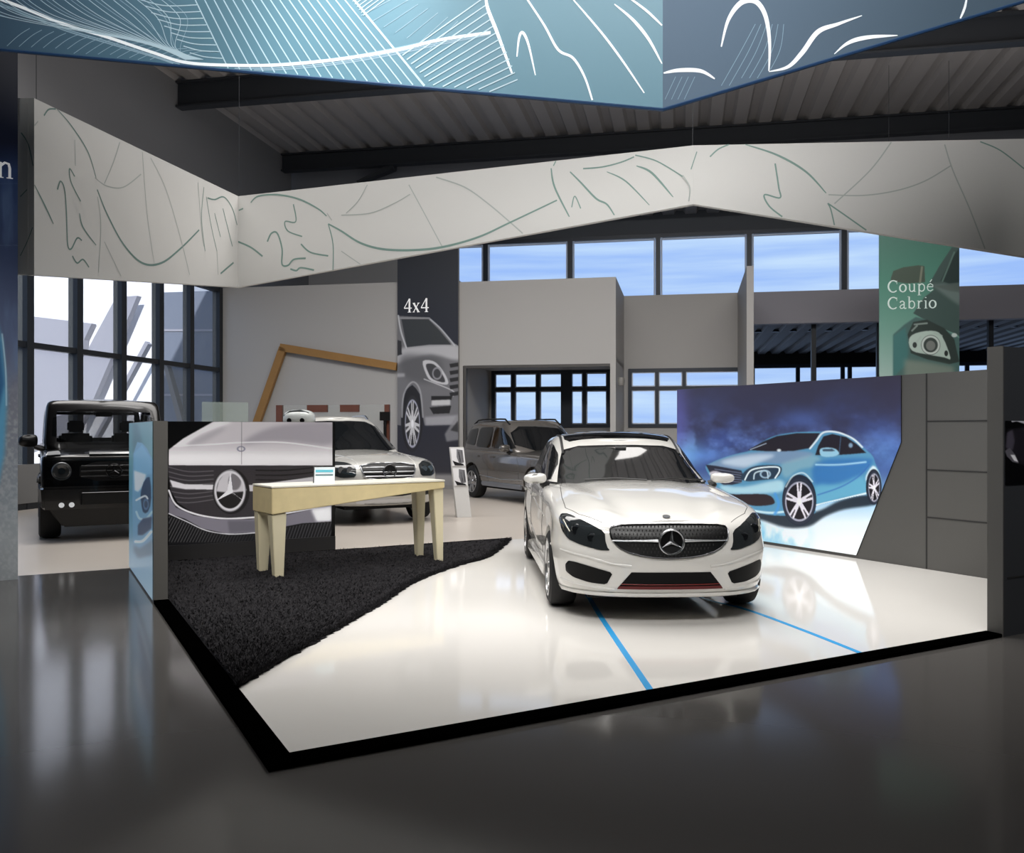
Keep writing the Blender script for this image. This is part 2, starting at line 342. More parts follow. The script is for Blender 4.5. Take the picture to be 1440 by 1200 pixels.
# steel beams (I section)
M_beam = mat('beam_steel', (44, 47, 52), .5)
for i, (t, zb, zt) in enumerate(((10.55, 9.46, 10.0), (4.85, 9.36, 10.0), (-.8, 9.36, 10.0), (-6.5, 9.36, 10))):
    mb = MB(); mb.fbox(B, .02, 31.9, t-.03, t+.03, zb+.03, zt-.03); mb.fbox(B, .02, 31.9, t-.14, t+.14, zb, zb+.045); mb.fbox(B, .02, 31.9, t-.14, t+.14, zt-.05, zt-.005)
    o = struct(mb.build('trim_%d' % (i+1), M_beam))
mb = MB(); a = P(503, 257, 26.6); b = P(553, 237, 26.4)
mb.prism([a, b, b+Vector((.03, 0, .22)), a+Vector((-.05, 0, .05))], NN*.3); tag(mb.build('steel_brace', M_beam), 'dark steel brace slanting under the far roof beam, above the white ring', 'brace')
# clerestory at t = 12.5
TC = 12.5; zc0, zc1 = 4.45, 7.48
sm = [s_at(x, TC) for x in (683, 803, 923, 1053, 1187)]; sp = (sm[-1]-sm[0])/4
sc = [sm[0]+sp*i for i in range(-3, 9)]
mb = MB(); mb.fbox(B, -.2, 32, TC, TC+.2, zc1, 8.3); struct(mb.build('wall_fascia', mat('fascia_grey', (66, 70, 76), .6)))
mb = MB(); mb.fbox(B, -.2, s_at(600, TC), TC, TC+.2, 4.4, zc1); struct(mb.build('wall_far', M_wall))
w2 = MB(); sl = s_at(600, TC)
for s in sc:
    if s > sl+.1: w2.fbox(B, s-.07, s+.07, TC-.06, TC+.12, zc0, zc1)
w2.fbox(B, sl, 32, TC-.05, TC+.12, zc1-.1, zc1+.02); w2.fbox(B, sl, 32, TC-.05, TC+.12, zc0-.02, zc0+.1); w2.fbox(B, sl, sl+.12, TC-.05, TC+.12, zc0, zc1)
o = struct(w2.build('window_2', M_mull))
M_winled = mat('pale_inner_frame', (215, 226, 245), .5)
g2 = MB()
bounds = [sl+.1]+[s for s in sc if s > sl+.1]+[31.9]
for a, b in zip(bounds[:-1], bounds[1:]):
    for q in ((a+.08, a+.13, zc0, zc1-.1), (b-.13, b-.08, zc0, zc1-.1), (a+.08, b-.08, zc1-.17, zc1-.12)): g2.fbox(B, q[0], q[1], TC-.02, TC+.05, q[2], q[3])
tag(g2.build('window_inner_frame', M_winled, o)); del o['kind']; struct(o)
# near parapet wall at t = 6.9 and the grey box room with its wide opening
TP = 6.9; sL = s_at(558, TP); sa = s_at(645, TP); sb = s_at(651, TP); se = s_at(858, TP); sf = s_at(866, TP)
mb = MB(); mb.fbox(B, 0, sa, TP, TP+.25, 0, ZT); struct(mb.build('wall_parapet', M_wall))
mb = MB(); mb.fbox(B, sa, sf, TP, TP+.25, 3.12, 5.25); mb.fbox(B, sa, sb, TP, TP+.25, 0, 3.12); mb.fbox(B, se, sf, TP, TP+.25, 0, 3.12)
mb.fbox(B, sf-.25, sf, TP+.25, 10.0, 3.2, 5.25); mb.fbox(B, sa, sb, TP+.25, 10.0, 0, 3.3); mb.fbox(B, se, sf, TP+.25, 10.0, 0, 3.3)
mb.fbox(B, sa, sf-.25, TP+.25, 10, 3.2, 3.3)
struct(mb.build('wall_box_room', M_wall))
mb = MB(); mb.fbox(B, sb+.02, sb+.09, TP-.02, TP+.1, 0, 3.12); mb.fbox(B, sb+.02, se, TP-.01, TP+.1, 3.06, 3.13); struct(mb.build('trim_9', mat('opening_trim', (70, 68, 66), .5)))
# rear outer wall of the low rooms at t = 10 with its windows
TR = 10.0; sg = s_at(1046, TR); wx0 = s_at(692, TR); wx1 = s_at(858, TR)
mb = MB(); fz = 1.58
mb.fbox(B, sa, sg, TR, TR+.2, 3.2, 5.25); mb.fbox(B, sa, sg, TR, TR+.2, 0, fz); mb.fbox(B, sa, wx0, TR, TR+.2, fz, 3.2)
mb.fbox(B, wx1-.02, s_at(886, TR), TR, TR+.2, fz, 3.2)
mb.fbox(B, s_at(1046, TR), s_at(1060, TR), TR, TR+.2, 0, 5.25)
struct(mb.build('wall_rear', M_wall))
def lattice(name, x0, x1, z0, z1, xs, zs, t, m, wd=.09, posts=()):
    mb = MB(); 
    for s in [x0+.04]+list(xs)+[x1-.04]: mb.fbox(B, s-wd/2, s+wd/2, t-.05, t+.1, z0, z1)
    for s in posts: mb.fbox(B, s-.16, s+.16, t-.08, t+.12, z0, z1)
    for z in [z0+.04]+list(zs)+[z1-.04]: mb.fbox(B, x0, x1, t-.04, t+.08, z-wd/2, z+wd/2)
    o = struct(mb.build(name, m)); al = sorted([x0+.04]+list(xs)+list(posts)+[x1-.04]); zz = [z0+.04]+list(zs)+[z1-.04]; q = MB()
    for a, b in zip(al[:-1], al[1:]):
        for c, d in zip(zz[:-1], zz[1:]):
            for (e, f, g, h) in ((a+.05, a+.08, c+.05, d-.05), (b-.08, b-.05, c+.05, d-.05), (a+.05, b-.05, c+.05, c+.08), (a+.05, b-.05, d-.08, d-.05)): q.fbox(B, e, f, t-.01, t+.04, g, h)
    q.build('window_inner_frame', M_winled, o); return o
xs = lambda t, *p: [s_at(x, t) for x in p]
lattice('window_3', wx0, wx1, fz, 3.2, xs(TR, 722, 757, 822), [2.66], TR, M_mull, .1, xs(TR, 797))
lattice('window_4', s_at(884, TR), sg, fz, 3.2, xs(TR, 924, 962), [2.66], TR, M_mull, .1)
# wall fin, band and the deep open bay on the right
sn = s_at(1052, 6.6)
mb = MB(); f0 = s_at(1050, 6.6); f1 = s_at(1060, 6.6)
mb.hexa([B(f0, 6.6, 0), B(f1, 6.6, 0), B(f1, 10, 0), B(f0, 10, 0), B(f0, 6.6, 5.35), B(f1, 6.6, 5.35), B(f1, 10, 5.25), B(f0, 10, 5.25)]); struct(mb.build('wall_fin', M_wall))
mb = MB(); mb.fbox(B, s_at(1060, TR), 32, TR, TR+.3, 4.38, 5.25); struct(mb.build('wall_band', mat('lilac_grey_paint', (150, 148, 156), .7)))
deck('ceiling_bay', s_at(1062, TR), 32, TR+.3, 20, 4.40, .5, .1, mat('bay_deck', (74, 74, 78), .6))
mb = MB(); mb.fbox(B, s_at(1062, TR)-.5, 32, TR+.3, 20.3, 4.62, 4.7); mb.fbox(B, s_at(1057, 20), 32, 20, 20.2, 3.95, 4.5); struct(mb.build('trim_10', M_blk))
TB = 20.0
mb = MB(); mb.fbox(B, s_at(1057, TB), 32, TB, TB+.2, 0, 1.2); struct(mb.build('wall_bay', M_wall2))
lattice('window_5', s_at(1057, TB), 31.5, 1.2, 3.98, [s for s in xs(TB, 1122, 1145, 1185, 1195, 1237, 1290, 1330, 1360, 1400)], [2.6], TB, M_mull, .12)
for i, x in enumerate((1144, 1236, 1393)):
    mb = MB(); s = s_at(x, TR+.4); mb.fbox(B, s-.06, s+.06, TR+.35, TR+.5, 0, 4.4); struct(mb.build('trim_%d' % (11+i), M_dark))
mb = MB(); c = P(873, 537, 21.6); mb.lathe([(0, .01), (0, .07), (.12, .09), (.2, .07), (.2, .01)], 'z', 16, (c.x, c.y-.1, c.z-.1))
tag(mb.build('wall_lamp', mat('lamp_grey', (120, 118, 114), .5), smooth=40), 'small grey lamp on the corner post of the box room', 'lamp')
# buildings standing outside the left window wall
M_ext = mat('white_render', (238, 238, 242), .8); M_ext2 = mat('outside_grey', (150, 150, 160), .8); M_ext3 = mat('blue_grey_cladding', (108, 116, 132), .7)
def ext(name, boxes, m, label):
    mb = MB()
    for q in boxes: mb.fbox(B, *q)
    return tag(mb.build(name, m), label, 'building')
sun = bpy.data.lights.new('sun', 'SUN'); sun.energy = 4.5; sun.angle = R(.6); so = bpy.data.objects.new('sun', sun); COL.objects.link(so)
so.rotation_euler = Vector((-.12, .85, -.5)).to_track_quat('-Z', 'Y').to_euler()
px_ = lambda x, y, t: (lambda s_: B(s_, t, HC+(606-y)*B(s_, t).y/F))(s_at(x, t))
ext('outbuilding', [(s_at(-140, 13), s_at(262, 13), 13, 16, 0, 15)], M_ext, 'white rendered building outside behind the leftmost window bays')
zq = px_(300, 409, 11).z
ext('outbuilding', [(s_at(226, 11), s_at(306, 11), 11, 12.6, 0, zq)], M_ext3, 'blue grey clad building outside behind the two right window bays')
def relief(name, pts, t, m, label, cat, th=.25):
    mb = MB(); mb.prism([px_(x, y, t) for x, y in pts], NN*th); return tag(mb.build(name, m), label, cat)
relief('shadow_plate', [(20, 442), (129, 455), (118, 478), (112, 600), (20, 640)], 12.7, M_ext2, 'grey plate shaped as a shadow outside, seen through the leftmost window bay', 'shadow plate')  # flat grey plate draws a shadow shape before the white building
relief('slanting_shadow_plate', [(163, 418), (193, 416), (178, 452), (132, 560), (112, 600), (116, 505)], 12.4, M_ext2, 'broad slanting grey plate shaped as a shadow outside the middle window bays', 'fin')  # slanting band of shadow built as a grey plate
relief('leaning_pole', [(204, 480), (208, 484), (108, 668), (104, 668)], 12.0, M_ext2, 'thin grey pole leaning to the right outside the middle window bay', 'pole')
relief('leaning_pole', [(229, 512), (234, 512), (280, 674), (270, 674)], 10.6, mat('brown_grey', (120, 116, 116), .8), 'grey pole leaning to the left in front of the blue grey building', 'pole')
relief('cladding_joint', [(226, 463), (306, 463), (306, 466), (226, 466)], 10.97, M_ext2, 'upper thin joint line across the blue grey building outside', 'trim', .02)
relief('cladding_joint', [(226, 554), (306, 554), (306, 557), (226, 557)], 10.97, M_ext2, 'lower thin joint line across the blue grey building outside', 'trim', .02)
mb = MB(); mb.fbox(B, -60, -.4, -30, 60, -.12, -.02); struct(mb.build('ground_outside', mat('pale_paving', (190, 190, 190), .8)))
# ================================================================== STAGE
th = empty('display_stage', L(0, 0)); tag(th, 'white glossy display platform with a black border under the white hatchback', 'platform')
def under(o, e): o.parent = e; o.matrix_parent_inverse = Matrix.Translation(e.location).inverted() if e.rotation_euler.z == 0 else (Matrix.Translation(e.location) @ Matrix.Rotation(e.rotation_euler.z, 4, 'Z')).inverted(); return o
mb = MB(); mb.fbox(L, .12, 7.365, .12, 6.5, .0, .02); under(mb.build('stage_floor', M_stage), th)
mb = MB()
mb.hexa([L(0, 0, 0), L(5.19, 0, 0), L(5.19, .12, 0), L(.12, .12, 0), L(0, 0, .026), L(5.19, 0, .026), L(5.19, .12, .026), L(.12, .12, .026)])
mb.hexa([L(0, 0, 0), L(.12, .12, 0), L(.12, 4.23, 0), L(0, 4.23, 0), L(0, 0, .026), L(.12, .12, .026), L(.12, 4.23, .026), L(0, 4.23, .026)])
under(mb.build('stage_border', mat('border_black', (1, 1, 1), .9, spec=.0)), th)
M_blue = mat('blue_line', (52, 160, 224), .25)
def stripe(pts, w, label):
    pts = catmull(pts, 8) if len(pts) > 2 else pts
    mb = MB(); 
    for a, b in zip(pts[:-1], pts[1:]):
        d = (b-a).normalized(); n = Vector((-d.y, d.x, 0))*w/2; e = Vector((0, 0, .003)); z = Vector((0, 0, .0195))
        mb.hexa([a-n+z, b-n+z, b+n+z, a+n+z, a-n+z+e, b-n+z+e, b+n+z+e, a+n+z+e])
    tag(mb.build('floor_stripe', M_blue), label, 'stripe')
g = lambda x, y: G(x, y, .02)-Vector((0, 0, .02))
stripe([g(915, 972), g(838, 857), g(815, 815)], .042, 'blue stripe on the white stage running straight out from under the car')
stripe([g(1213, 920), g(1130, 887), g(1048, 857), g(990, 842), g(930, 815)], .04, 'blue stripe on the white stage slanting towards the right wall')
# carpet
cp = [g(335, 968), g(400, 929), g(450, 900), g(500, 872), g(545, 845), g(580, 822), g(612, 808), g(650, 795), g(690, 783), L(4.72, 6.49)]
cp = [p for p in catmull(cp, 8)]
def carpet():
    # rows along v from the left border to the curve
    vs = []; fs = []; pol = []
    loc = [((p-P0).dot(UU), (p-P0).dot(VV)) for p in cp]
    v0 = loc[0][1]; 
    def umax(v):
        us = [loc[i][0]+(v-loc[i][1])*(loc[i+1][0]-loc[i][0])/(loc[i+1][1]-loc[i][1]) for i in range(len(loc)-1) if min(loc[i][1], loc[i+1][1]) <= v <= max(loc[i][1], loc[i+1][1]) and loc[i][1] != loc[i+1][1]]
        return max(us) if us else .125
    ny = 170; nx = 150; rs = np.random.RandomState(3)
    for j in range(ny+1):
        v = v0+(6.49-v0)*j/ny; um = umax(v)
        for i in range(nx+1):
            u = .122+(um-.122)*i/nx
            e = 1 if (0 < i < nx and 0 < j < ny) else 0
            uu = u+e*rs.uniform(-.008, .008)+(rs.uniform(-.02, .035) if i == nx and j not in (0, ny) else 0)
            vs.append(L(uu, v+e*rs.uniform(-.008, .008), .021 + (rs.uniform(.008, .032) if e else .0)))
    w = nx+1
    fs = [(j*w+i, j*w+i+1, (j+1)*w+i+1, (j+1)*w+i) for j in range(ny) for i in range(nx)]
    # pile: short leaning fibres
    for _ in range(26000):
        v = v0+(6.47-v0)*random.random(); um = umax(v); 
        u = .13+(um-.13)*(random.random() if random.random() < .7 else 1-abs(random.gauss(0, .01)))
        if u > um: u = um
        p = L(u, v, .03); a = random.random()*6.28; h = random.uniform(.015, .04); w_ = .006
        d = Vector((math.cos(a), math.sin(a), 0)); k = len(vs)
        vs += [p-d*w_, p+d*w_, p+Vector((random.uniform(-.03, .03), random.uniform(-.03, .03), h))]; fs.append((k, k+1, k+2))
    return mesh('carpet', vs, fs, mat('black_pile', (36, 35, 37), .95, noise=(6, .35), spec=.1), fix=False)
tag(carpet(), 'black deep pile carpet with a curved fringed edge beside the white stage floor', 'carpet')
# ================================================================== WALL PANELS AROUND THE STAGE
UR = 7.37
pr = Pl(L(UR, 0), -VV)                        # right wall seen from the stage
v_at = lambda px: -pr.a(px)
HW = 2.085
v_l = v_at(952); 
tw_ = empty('partition_wall', L(UR, 3)); tag(tw_, 'anthracite partition wall with panel joints along the right of the stage', 'partition')
mb = MB(); mb.fbox(L, UR, UR+.12, .1, v_l, 0, HW); under(mb.build('panel', M_anth), tw_)
M_seam = mat('panel_joint', (40, 40, 40), .6)
mb = MB(); vs_ = v_at(1303); mb.fbox(L, UR-.004, UR+.01, vs_-.008, vs_+.008, 0, HW)
for z in (.57, 1.07, 1.58): mb.fbox(L, UR-.004, UR+.01, .1, vs_, z-.007, z+.007)
under(mb.build('panel_joint', M_seam), tw_)
# end wall at the right front corner of the stage
te = empty('display_wall', L(5.21, .05)); tag(te, 'dark wall standing at the right front corner of the stage, holding a black poster', 'partition')
mb = MB(); mb.fbox(L, 5.205, 9.5, 0, .11, 0, 2.085); under(mb.build('panel', M_anth2), te)
mb = MB(); mb.fbox(L, 5.195, 5.206, -.004, .114, 0, 2.088); under(mb.build('end_cap', M_anth), te)
mb = MB(); 
for z in (.42, 1.25-.02): mb.fbox(L, 5.25, 9.4, -.003, .01, z-.006, z+.006)
under(mb.build('panel_joint', M_seam), te)
# left panel with the blue poster on its outer side
tl = empty('poster_wall', L(.05, 5)); tag(tl, 'narrow grey upright wall at the left edge of the stage, end on to the viewer', 'partition')
mb = MB(); mb.fbox(L, 0, .115, 4.24, 6.42, 0, 1.565); under(mb.build('panel', mat('mid_grey_panel', (112, 110, 106), .5)), tl)
# grille wall
tg = empty('picture_wall', L(1.2, 6.6)); tag(tg, 'low freestanding wall behind the table carrying the big grille picture', 'partition')
VG = 6.56
mb = MB(); mb.fbox(L, .12, 2.31, VG+.01, VG+.05, .0, 1.585); under(mb.build('panel', mat('black_panel', (20, 20, 22), .5)), tg)
mb = MB(); mb.fbox(L, .12, 2.31, VG-.02, VG+.01, .03, .2); under(mb.build('plinth', mat('dark_plinth', (46, 45, 46), .5)), tg)
# ================================================================== PRINTED PICTURES
def star(art, cx, cy, rx, ry, w, col, clip=None):
    art.ell(cx, cy, rx, ry, col, 1, .8, ring=w, clip=clip)
    for a in (90, 210, 330):
        x, y = cx+rx*.96*math.cos(R(a)), cy-ry*.96*math.sin(R(a)); n = (-math.sin(R(a))*w*.8, -math.cos(R(a))*w*.8)
        art.poly([(cx+n[0], cy+n[1]), (x, y), (cx-n[0], cy-n[1])], col, 1, .3, clip=clip)
def wheel_art(A, cx, cy, rx, ry, n=5, rot=90, spoke=(225, 222, 232), dark=(22, 18, 26), tyre=(40, 46, 62)):
    A.ell(cx, cy, rx*1.16, ry*1.16, tyre); A.ell(cx, cy, rx, ry, (170, 172, 190)); A.ell(cx, cy, rx*.9, ry*.9, dark)
    for k in range(n):
        a = R(rot+k*360/n)
        pt = lambda r, b: (cx+rx*r*math.cos(a+b), cy-ry*r*math.sin(a+b))
        A.poly([pt(.12, -1.2), pt(.96, -.2), pt(.96, .2), pt(.12, 1.2)], spoke, 1, .3)
        A.poly([pt(.5, -.05), pt(.95, -.08), pt(.95, .08), pt(.5, .05)], dark, .8, .3)
    A.ell(cx, cy, rx*.17, ry*.17, (235, 235, 240))
Q = lambda ox, oy, k, pts: [(ox+x/k, oy+y/k) for x, y in pts]
# --- big blue car picture on the right wall
A = Art(944, 505, 1276, 800, 2.6, (46, 43, 62))
q = lambda *p: Q(930, 510, 4, p)
A.vgrad([(520, (50, 44, 60)), (600, (52, 52, 82)), (660, (60, 80, 135)), (700, (150, 200, 235)), (735, (225, 238, 245)), (790, (250, 251, 252))])
n1 = A.noise(60, 46, 3); n2 = A.noise(26, 20, 9)
A.put(np.clip((n1-.42)*3.0, 0, 1)*np.exp(-((A.Y-610)/46)**2), (66, 88, 160), .85)
A.put(np.clip((n2-.45)*3.2, 0, 1)*np.exp(-((A.Y-618)/34)**2), (96, 124, 200), .6)
A.put(np.clip((A.noise(14, 12, 21)-.4)*3.5, 0, 1)*np.exp(-((A.Y-622-.04*(A.X-950))/20)**2), (120, 156, 226), .55); A.glow(962, 640, 20, 18, (130, 200, 250), .9); A.glow(992, 640, 30, 10, (100, 150, 230), .6); A.glow(1128, 590, 34, 14, (84, 112, 190), .6)
A.glow(955, 590, 14, 60, (96, 96, 176), .6); A.glow(1245, 640, 30, 30, (80, 120, 180), .6)
A.put(np.clip((A.noise(18, 30, 12)-.5)*4, 0, 1)*np.clip((A.Y-725)/25, 0, 1)*np.clip((1150-A.X)/60, 0, 1), (110, 190, 225), .8)
A.poly(q((300, 700), (430, 790), (700, 850), (870, 840), (1010, 775), (1160, 745), (1250, 770), (1190, 802), (1030, 826), (920, 866), (830, 922), (700, 928), (560, 884), (470, 866), (340, 800)), (30, 40, 52), .95, 1.6, 4)
body = q((248, 592), (280, 565), (350, 535), (430, 512), (500, 494), (560, 450), (640, 412), (760, 392), (900, 388), (960, 384), (1020, 398), (1090, 430), (1140, 480), (1188, 525), (1205, 570), (1228, 620), (1240, 690), (1215, 780), (1180, 786), (1150, 745), (1010, 772), (870, 808), (860, 850), (700, 862), (560, 850), (420, 800), (330, 735), (300, 680))
A.poly(body, (88, 150, 188), 1, .5, 4); clip = A.mask(body, 4)
A.poly(q((250, 590), (420, 520), (700, 495), (860, 515), (700, 570), (520, 560), (460, 600)), (124, 150, 182), .9, 1.5, 3, clip)
A.poly(q((330, 560), (500, 520), (640, 520), (560, 560), (470, 590)), (206, 222, 238), .8, 2.5, 3, clip)
A.poly(q((700, 560), (860, 520), (900, 580), (780, 600), (700, 650), (670, 590)), (150, 186, 196), .6, 2, 3, clip)
A.poly(q((870, 560), (1150, 540), (1190, 560), (1110, 640), (960, 690), (870, 700)), (52, 116, 182), .9, 3, 3, clip)
A.line(q((870, 575), (1000, 575), (1150, 560)), 2.4, (190, 232, 246), .8, 2, clip=clip)
A.poly(q((870, 690), (1000, 690), (1120, 640), (1160, 700), (1150, 735), (1000, 765), (870, 800)), (100, 172, 204), .9, 3, 3, clip)
A.line(q((870, 803), (1010, 770), (1155, 735)), 2.6, (232, 244, 248), .95, 1.2, clip=clip)
A.line(q((880, 745), (1010, 700), (1110, 640), (1170, 575)), 1.6, (50, 100, 180), .8, 1.5, clip=clip)
A.poly(q((1150, 640), (1190, 580), (1225, 620), (1240, 690), (1220, 640), (1180, 620), (1160, 680)), (226, 240, 246), .9, 1, 3, clip)
A.poly(q((488, 492), (570, 446), (650, 414), (760, 398), (892, 398), (872, 430), (832, 482), (740, 498), (600, 500)), (36, 30, 38), 1, .5)
A.poly(q((866, 520), (882, 470), (912, 416), (962, 402), (1040, 420), (1100, 460), (1152, 508), (1060, 516), (960, 522)), (30, 24, 32), 1, .5)
A.line(q((1010, 412), (1000, 516)), 1.4, (70, 100, 130), .8); A.ell(*q((1065, 466))[0], 3, 3.4, (150, 190, 220), .8, 2)
A.line(q((836, 484), (872, 440), (905, 398), (950, 388), (1010, 398), (1080, 430), (1130, 476)), 2.6, (226, 236, 242), .95, 1.2)
A.line(q((500, 490), (590, 455)), 1.2, (200, 220, 240), .8); A.ell(*q((662, 494))[0], 3, 2, (235, 245, 250), .9, 1.5)
A.poly(q((892, 488), (930, 478), (980, 486), (1000, 515), (960, 530), (900, 526)), (150, 200, 224), 1, .5, 3); A.poly(q((905, 488), (960, 486), (980, 498), (910, 500)), (30, 40, 60), .8, .5)
A.poly(q((250, 575), (310, 582), (450, 608), (462, 640), (450, 676), (400, 688), (350, 690), (290, 650)), (40, 42, 58), 1, .5)
for k in range(5): A.line(q((300+6*k, 600+16*k), (450, 622+13*k)), 1.0, (150, 165, 190), .7, .6)
A.poly(q((270, 620), (310, 610), (360, 640), (340, 670), (290, 650)), (222, 216, 226), .9, .8, 3)
A.poly(q((446, 648), (470, 612), (510, 588), (570, 578), (650, 578), (678, 600), (650, 648), (560, 662), (480, 668)), (40, 60, 80), 1, .5, 3)
A.line(q((470, 660), (500, 610), (560, 592), (650, 588), (664, 610), (640, 650)), 2.2, (230, 245, 250), 1, .8); A.line(q((520, 655), (530, 620), (590, 610), (600, 650)), 2, (215, 235, 245), .9, .8)
A.ell(*q((585, 628))[0], 8, 6, (170, 200, 220), .9, 1, ring=2)
A.poly(q((330, 690), (460, 700), (660, 660), (690, 700), (660, 730), (440, 740), (360, 730)), (190, 228, 240), .85, 2, 3, clip)
A.poly(q((350, 738), (420, 742), (590, 742), (636, 778), (620, 800), (520, 806), (420, 780), (380, 770)), (44, 34, 40), 1, .7, 3)
A.line(q((390, 790), (480, 825), (600, 845), (690, 840)), 3, (214, 240, 246), .9, 1.6, clip=clip); A.line(q((640, 740), (660, 800), (640, 850)), 4, (70, 150, 220), .8, 2.5, clip=clip)
A.poly(q((690, 800), (700, 700), (760, 650), (820, 660), (858, 720), (864, 830), (850, 800), (800, 660)), (30, 40, 60), .8, 1, 3)
A.ell(*q((776, 775))[0], 24, 36, (26, 36, 54)); wheel_art(A, *q((776, 782))[0], 20, 28)
A.ell(*q((1195, 700))[0], 11, 25, (24, 30, 46)); wheel_art(A, *q((1197, 704))[0], 8, 20, 5, 100)
A.line(q((700, 700), (740, 640), (800, 622), (850, 670)), 2, (220, 236, 240), .8, 1.4)
def pv(px, z, off=.012): p = pr.hit(px, 606, off); return Vector((p.x, p.y, z))
zt_ = HW-.005; zb_ = .155
ub = pr.hit(1205, 781, .012); um = pr.hit(1268, 622, .012); lf = pv(953, 0); rt = pv(1268, 0)
M_big = print_mat('lit_picture_print', .3, .2)
pic = empty('car_picture', (lf.x, lf.y, 0)); tag(pic, 'large picture of a light blue hatchback in blue haze on the right partition wall', 'picture')
zl = lambda p, z: Vector((p.x, p.y, z))
kz = um.z; xb = pr.hit(1205, 781, .012); zb_ = xb.z
under(printed('picture_print', A, (zl(lf, zt_), zl(rt, zt_), zl(lf, kz), zl(rt, kz)), 420, 130, M_big), pic)
under(printed('picture_print', A, (zl(lf, kz), zl(rt, kz), zl(lf, zb_), zl(xb, zb_)), 420, 160, M_big), pic)
mb = MB(); edge = [zl(lf, zb_), zl(xb, zb_), zl(rt, kz), zl(rt, zt_), zl(lf, zt_)]
mb.prism(edge, pr.n*-.011); bk = under(mb.build('backing', M_blk), pic)
bk.location = bk.location-pr.n*.001
# --- grille picture
A = Art(228, 585, 474, 780, 3, (4, 4, 5)); q = lambda *p: Q(200, 550, 4, p)
A.poly(q((150, 330), (230, 268), (400, 172), (1070, 172), (1070, 420), (150, 420)), (196, 190, 194), 1, .4)
cl = A.mask(q((150, 330), (230, 268), (400, 172), (1070, 172), (1070, 420), (150, 420)))
A.put(np.exp(-((A.Y-650)/12)**2), (250, 248, 248), .95) if False else A.put(np.exp(-((A.Y-646)/13)**2)*cl, (246, 243, 244), .9)
A.poly(q((560, 300), (640, 240), (800, 190), (1065, 176), (1065, 300), (860, 288), (700, 285)), (150, 144, 152), .8, 3, 3, cl)
A.poly(q((190, 300), (400, 180), (500, 176), (330, 240), (240, 300)), (246, 244, 246), .8, 2.5, 3, cl)
A.line(q((165, 310), (400, 300), (560, 290), (800, 290), (1065, 325)), 1.6, (242, 240, 242), .9, 1.5, clip=cl)
A.line(q((559, 172), (559, 412)), .8, (110, 106, 112), .9, .5); A.ell(*q((556, 326))[0], 6, 4, (110, 110, 130), .8, .8, ring=1.4)
A.poly(q((250, 300), (420, 215), (470, 210), (340, 290)), (150, 146, 152), .5, 3, 3, cl)
gr = q((140, 418), (1070, 424), (1070, 600), (800, 690), (600, 712), (430, 712), (290, 690), (200, 630), (160, 560))
A.poly(gr, (62, 58, 62), 1, .4); gc = A.mask(gr)
tex = (np.sin(A.X*3.2)+np.sin(A.Y*2.6+np.sin(A.X*.6)))*.25+.5; A.put(tex*gc, (28, 26, 28), .55)
for k in range(8):
    y = 428+k*27
    A.line(q((150, y), (260, y+26-k*2), (400, y+22-k*4)), 1.3, (150, 146, 150), .45, .8, clip=gc); A.line(q((640, y+18), (820, y+18), (1065, y-10)), 1.6, (12, 12, 13), .8, .8, clip=gc)
A.poly(q((155, 500), (240, 525), (420, 528), (420, 556), (240, 552), (170, 540)), (214, 210, 214), 1, .6); A.poly(q((580, 530), (640, 528), (980, 480), (1065, 470), (1065, 490), (700, 560), (590, 566)), (214, 210, 214), .9, .6)
A.line(q((150, 560), (190, 640), (290, 690), (430, 716), (560, 716), (760, 696), (1065, 640)), 2.6, (225, 222, 226), 1, .8)
lip = q((150, 590), (190, 655), (290, 700), (430, 722), (600, 722), (800, 700), (1065, 640), (1065, 735), (900, 745), (640, 795), (480, 805), (340, 775), (240, 720), (150, 690))
A.poly(lip, (122, 118, 128), 1, .5); lc = A.mask(lip); A.poly(q((480, 730), (640, 730), (640, 790), (490, 800)), (90, 88, 96), .7, 1.5, 0, lc)
A.line(q((150, 690), (250, 735), (360, 785), (490, 806), (640, 798)), 1.6, (230, 228, 232), .9, .8); A.poly(q((950, 665), (1065, 650), (1065, 730), (980, 735)), (250, 250, 252), .95, 2, 0, lc)
low = q((150, 702), (240, 735), (350, 790), (490, 812), (640, 804), (900, 750), (1065, 738), (1065, 900), (150, 880)); A.poly(low, (24, 24, 26), 1, .4); oc = A.mask(low)
for k in range(34):
    x = 110+k*17; A.line(q((x+46, 700), (x-30, 850)), .8, (170, 166, 166), .55*max(0, 1-k*.02), .5, 0, oc)
for k in range(26):
    x = 660+k*17; A.line(q((x+60, 700), (x-10, 900)), 1.0, (110, 108, 112), .6, .5, 0, oc)
A.put(oc*np.clip((A.Y-767)/3, 0, 1)*np.clip((300-A.X)/30, 0, 1), (170, 164, 160), .7)
A.ell(*q((500, 565))[0], 26, 32, (30, 28, 30)); A.poly(q((415, 565), (470, 450), (530, 455), (575, 540), (575, 565)), (196, 192, 196), 1, .8, 2); A.ell(*q((520, 510))[0], 9, 12, (96, 92, 96), .8, 2)
A.ell(*q((493, 562))[0], 22.5, 29.5, (205, 202, 206), 1, .8, ring=3.6); A.ell(*q((493, 562))[0], 22.5, 29.5, (80, 78, 82), .7, .6, ring=.9)
for (x, y) in ((497, 462), (420, 615), (562, 612)): A.poly(q((484, 556), (x, y), (510, 572)), (228, 226, 230), 1, .3); A.poly(q((x-2, y), (x+3, y), (500, 575), (480, 560)), (228, 226, 230), .9, .3)
pg = Pl(L(0, VG), UU); c = [pg.at(.12, 1.583, .005), pg.at(2.31, 1.583, .005), pg.at(.12, .2, .005), pg.at(2.31, .2, .005)]
gp = tag(printed('grille_picture', A, c, 400, 250, print_mat('grille_print', .3, .45)), 'silver black picture of a car grille with a large star on the low wall', 'picture')  # print glows to make up for the low light on this wall
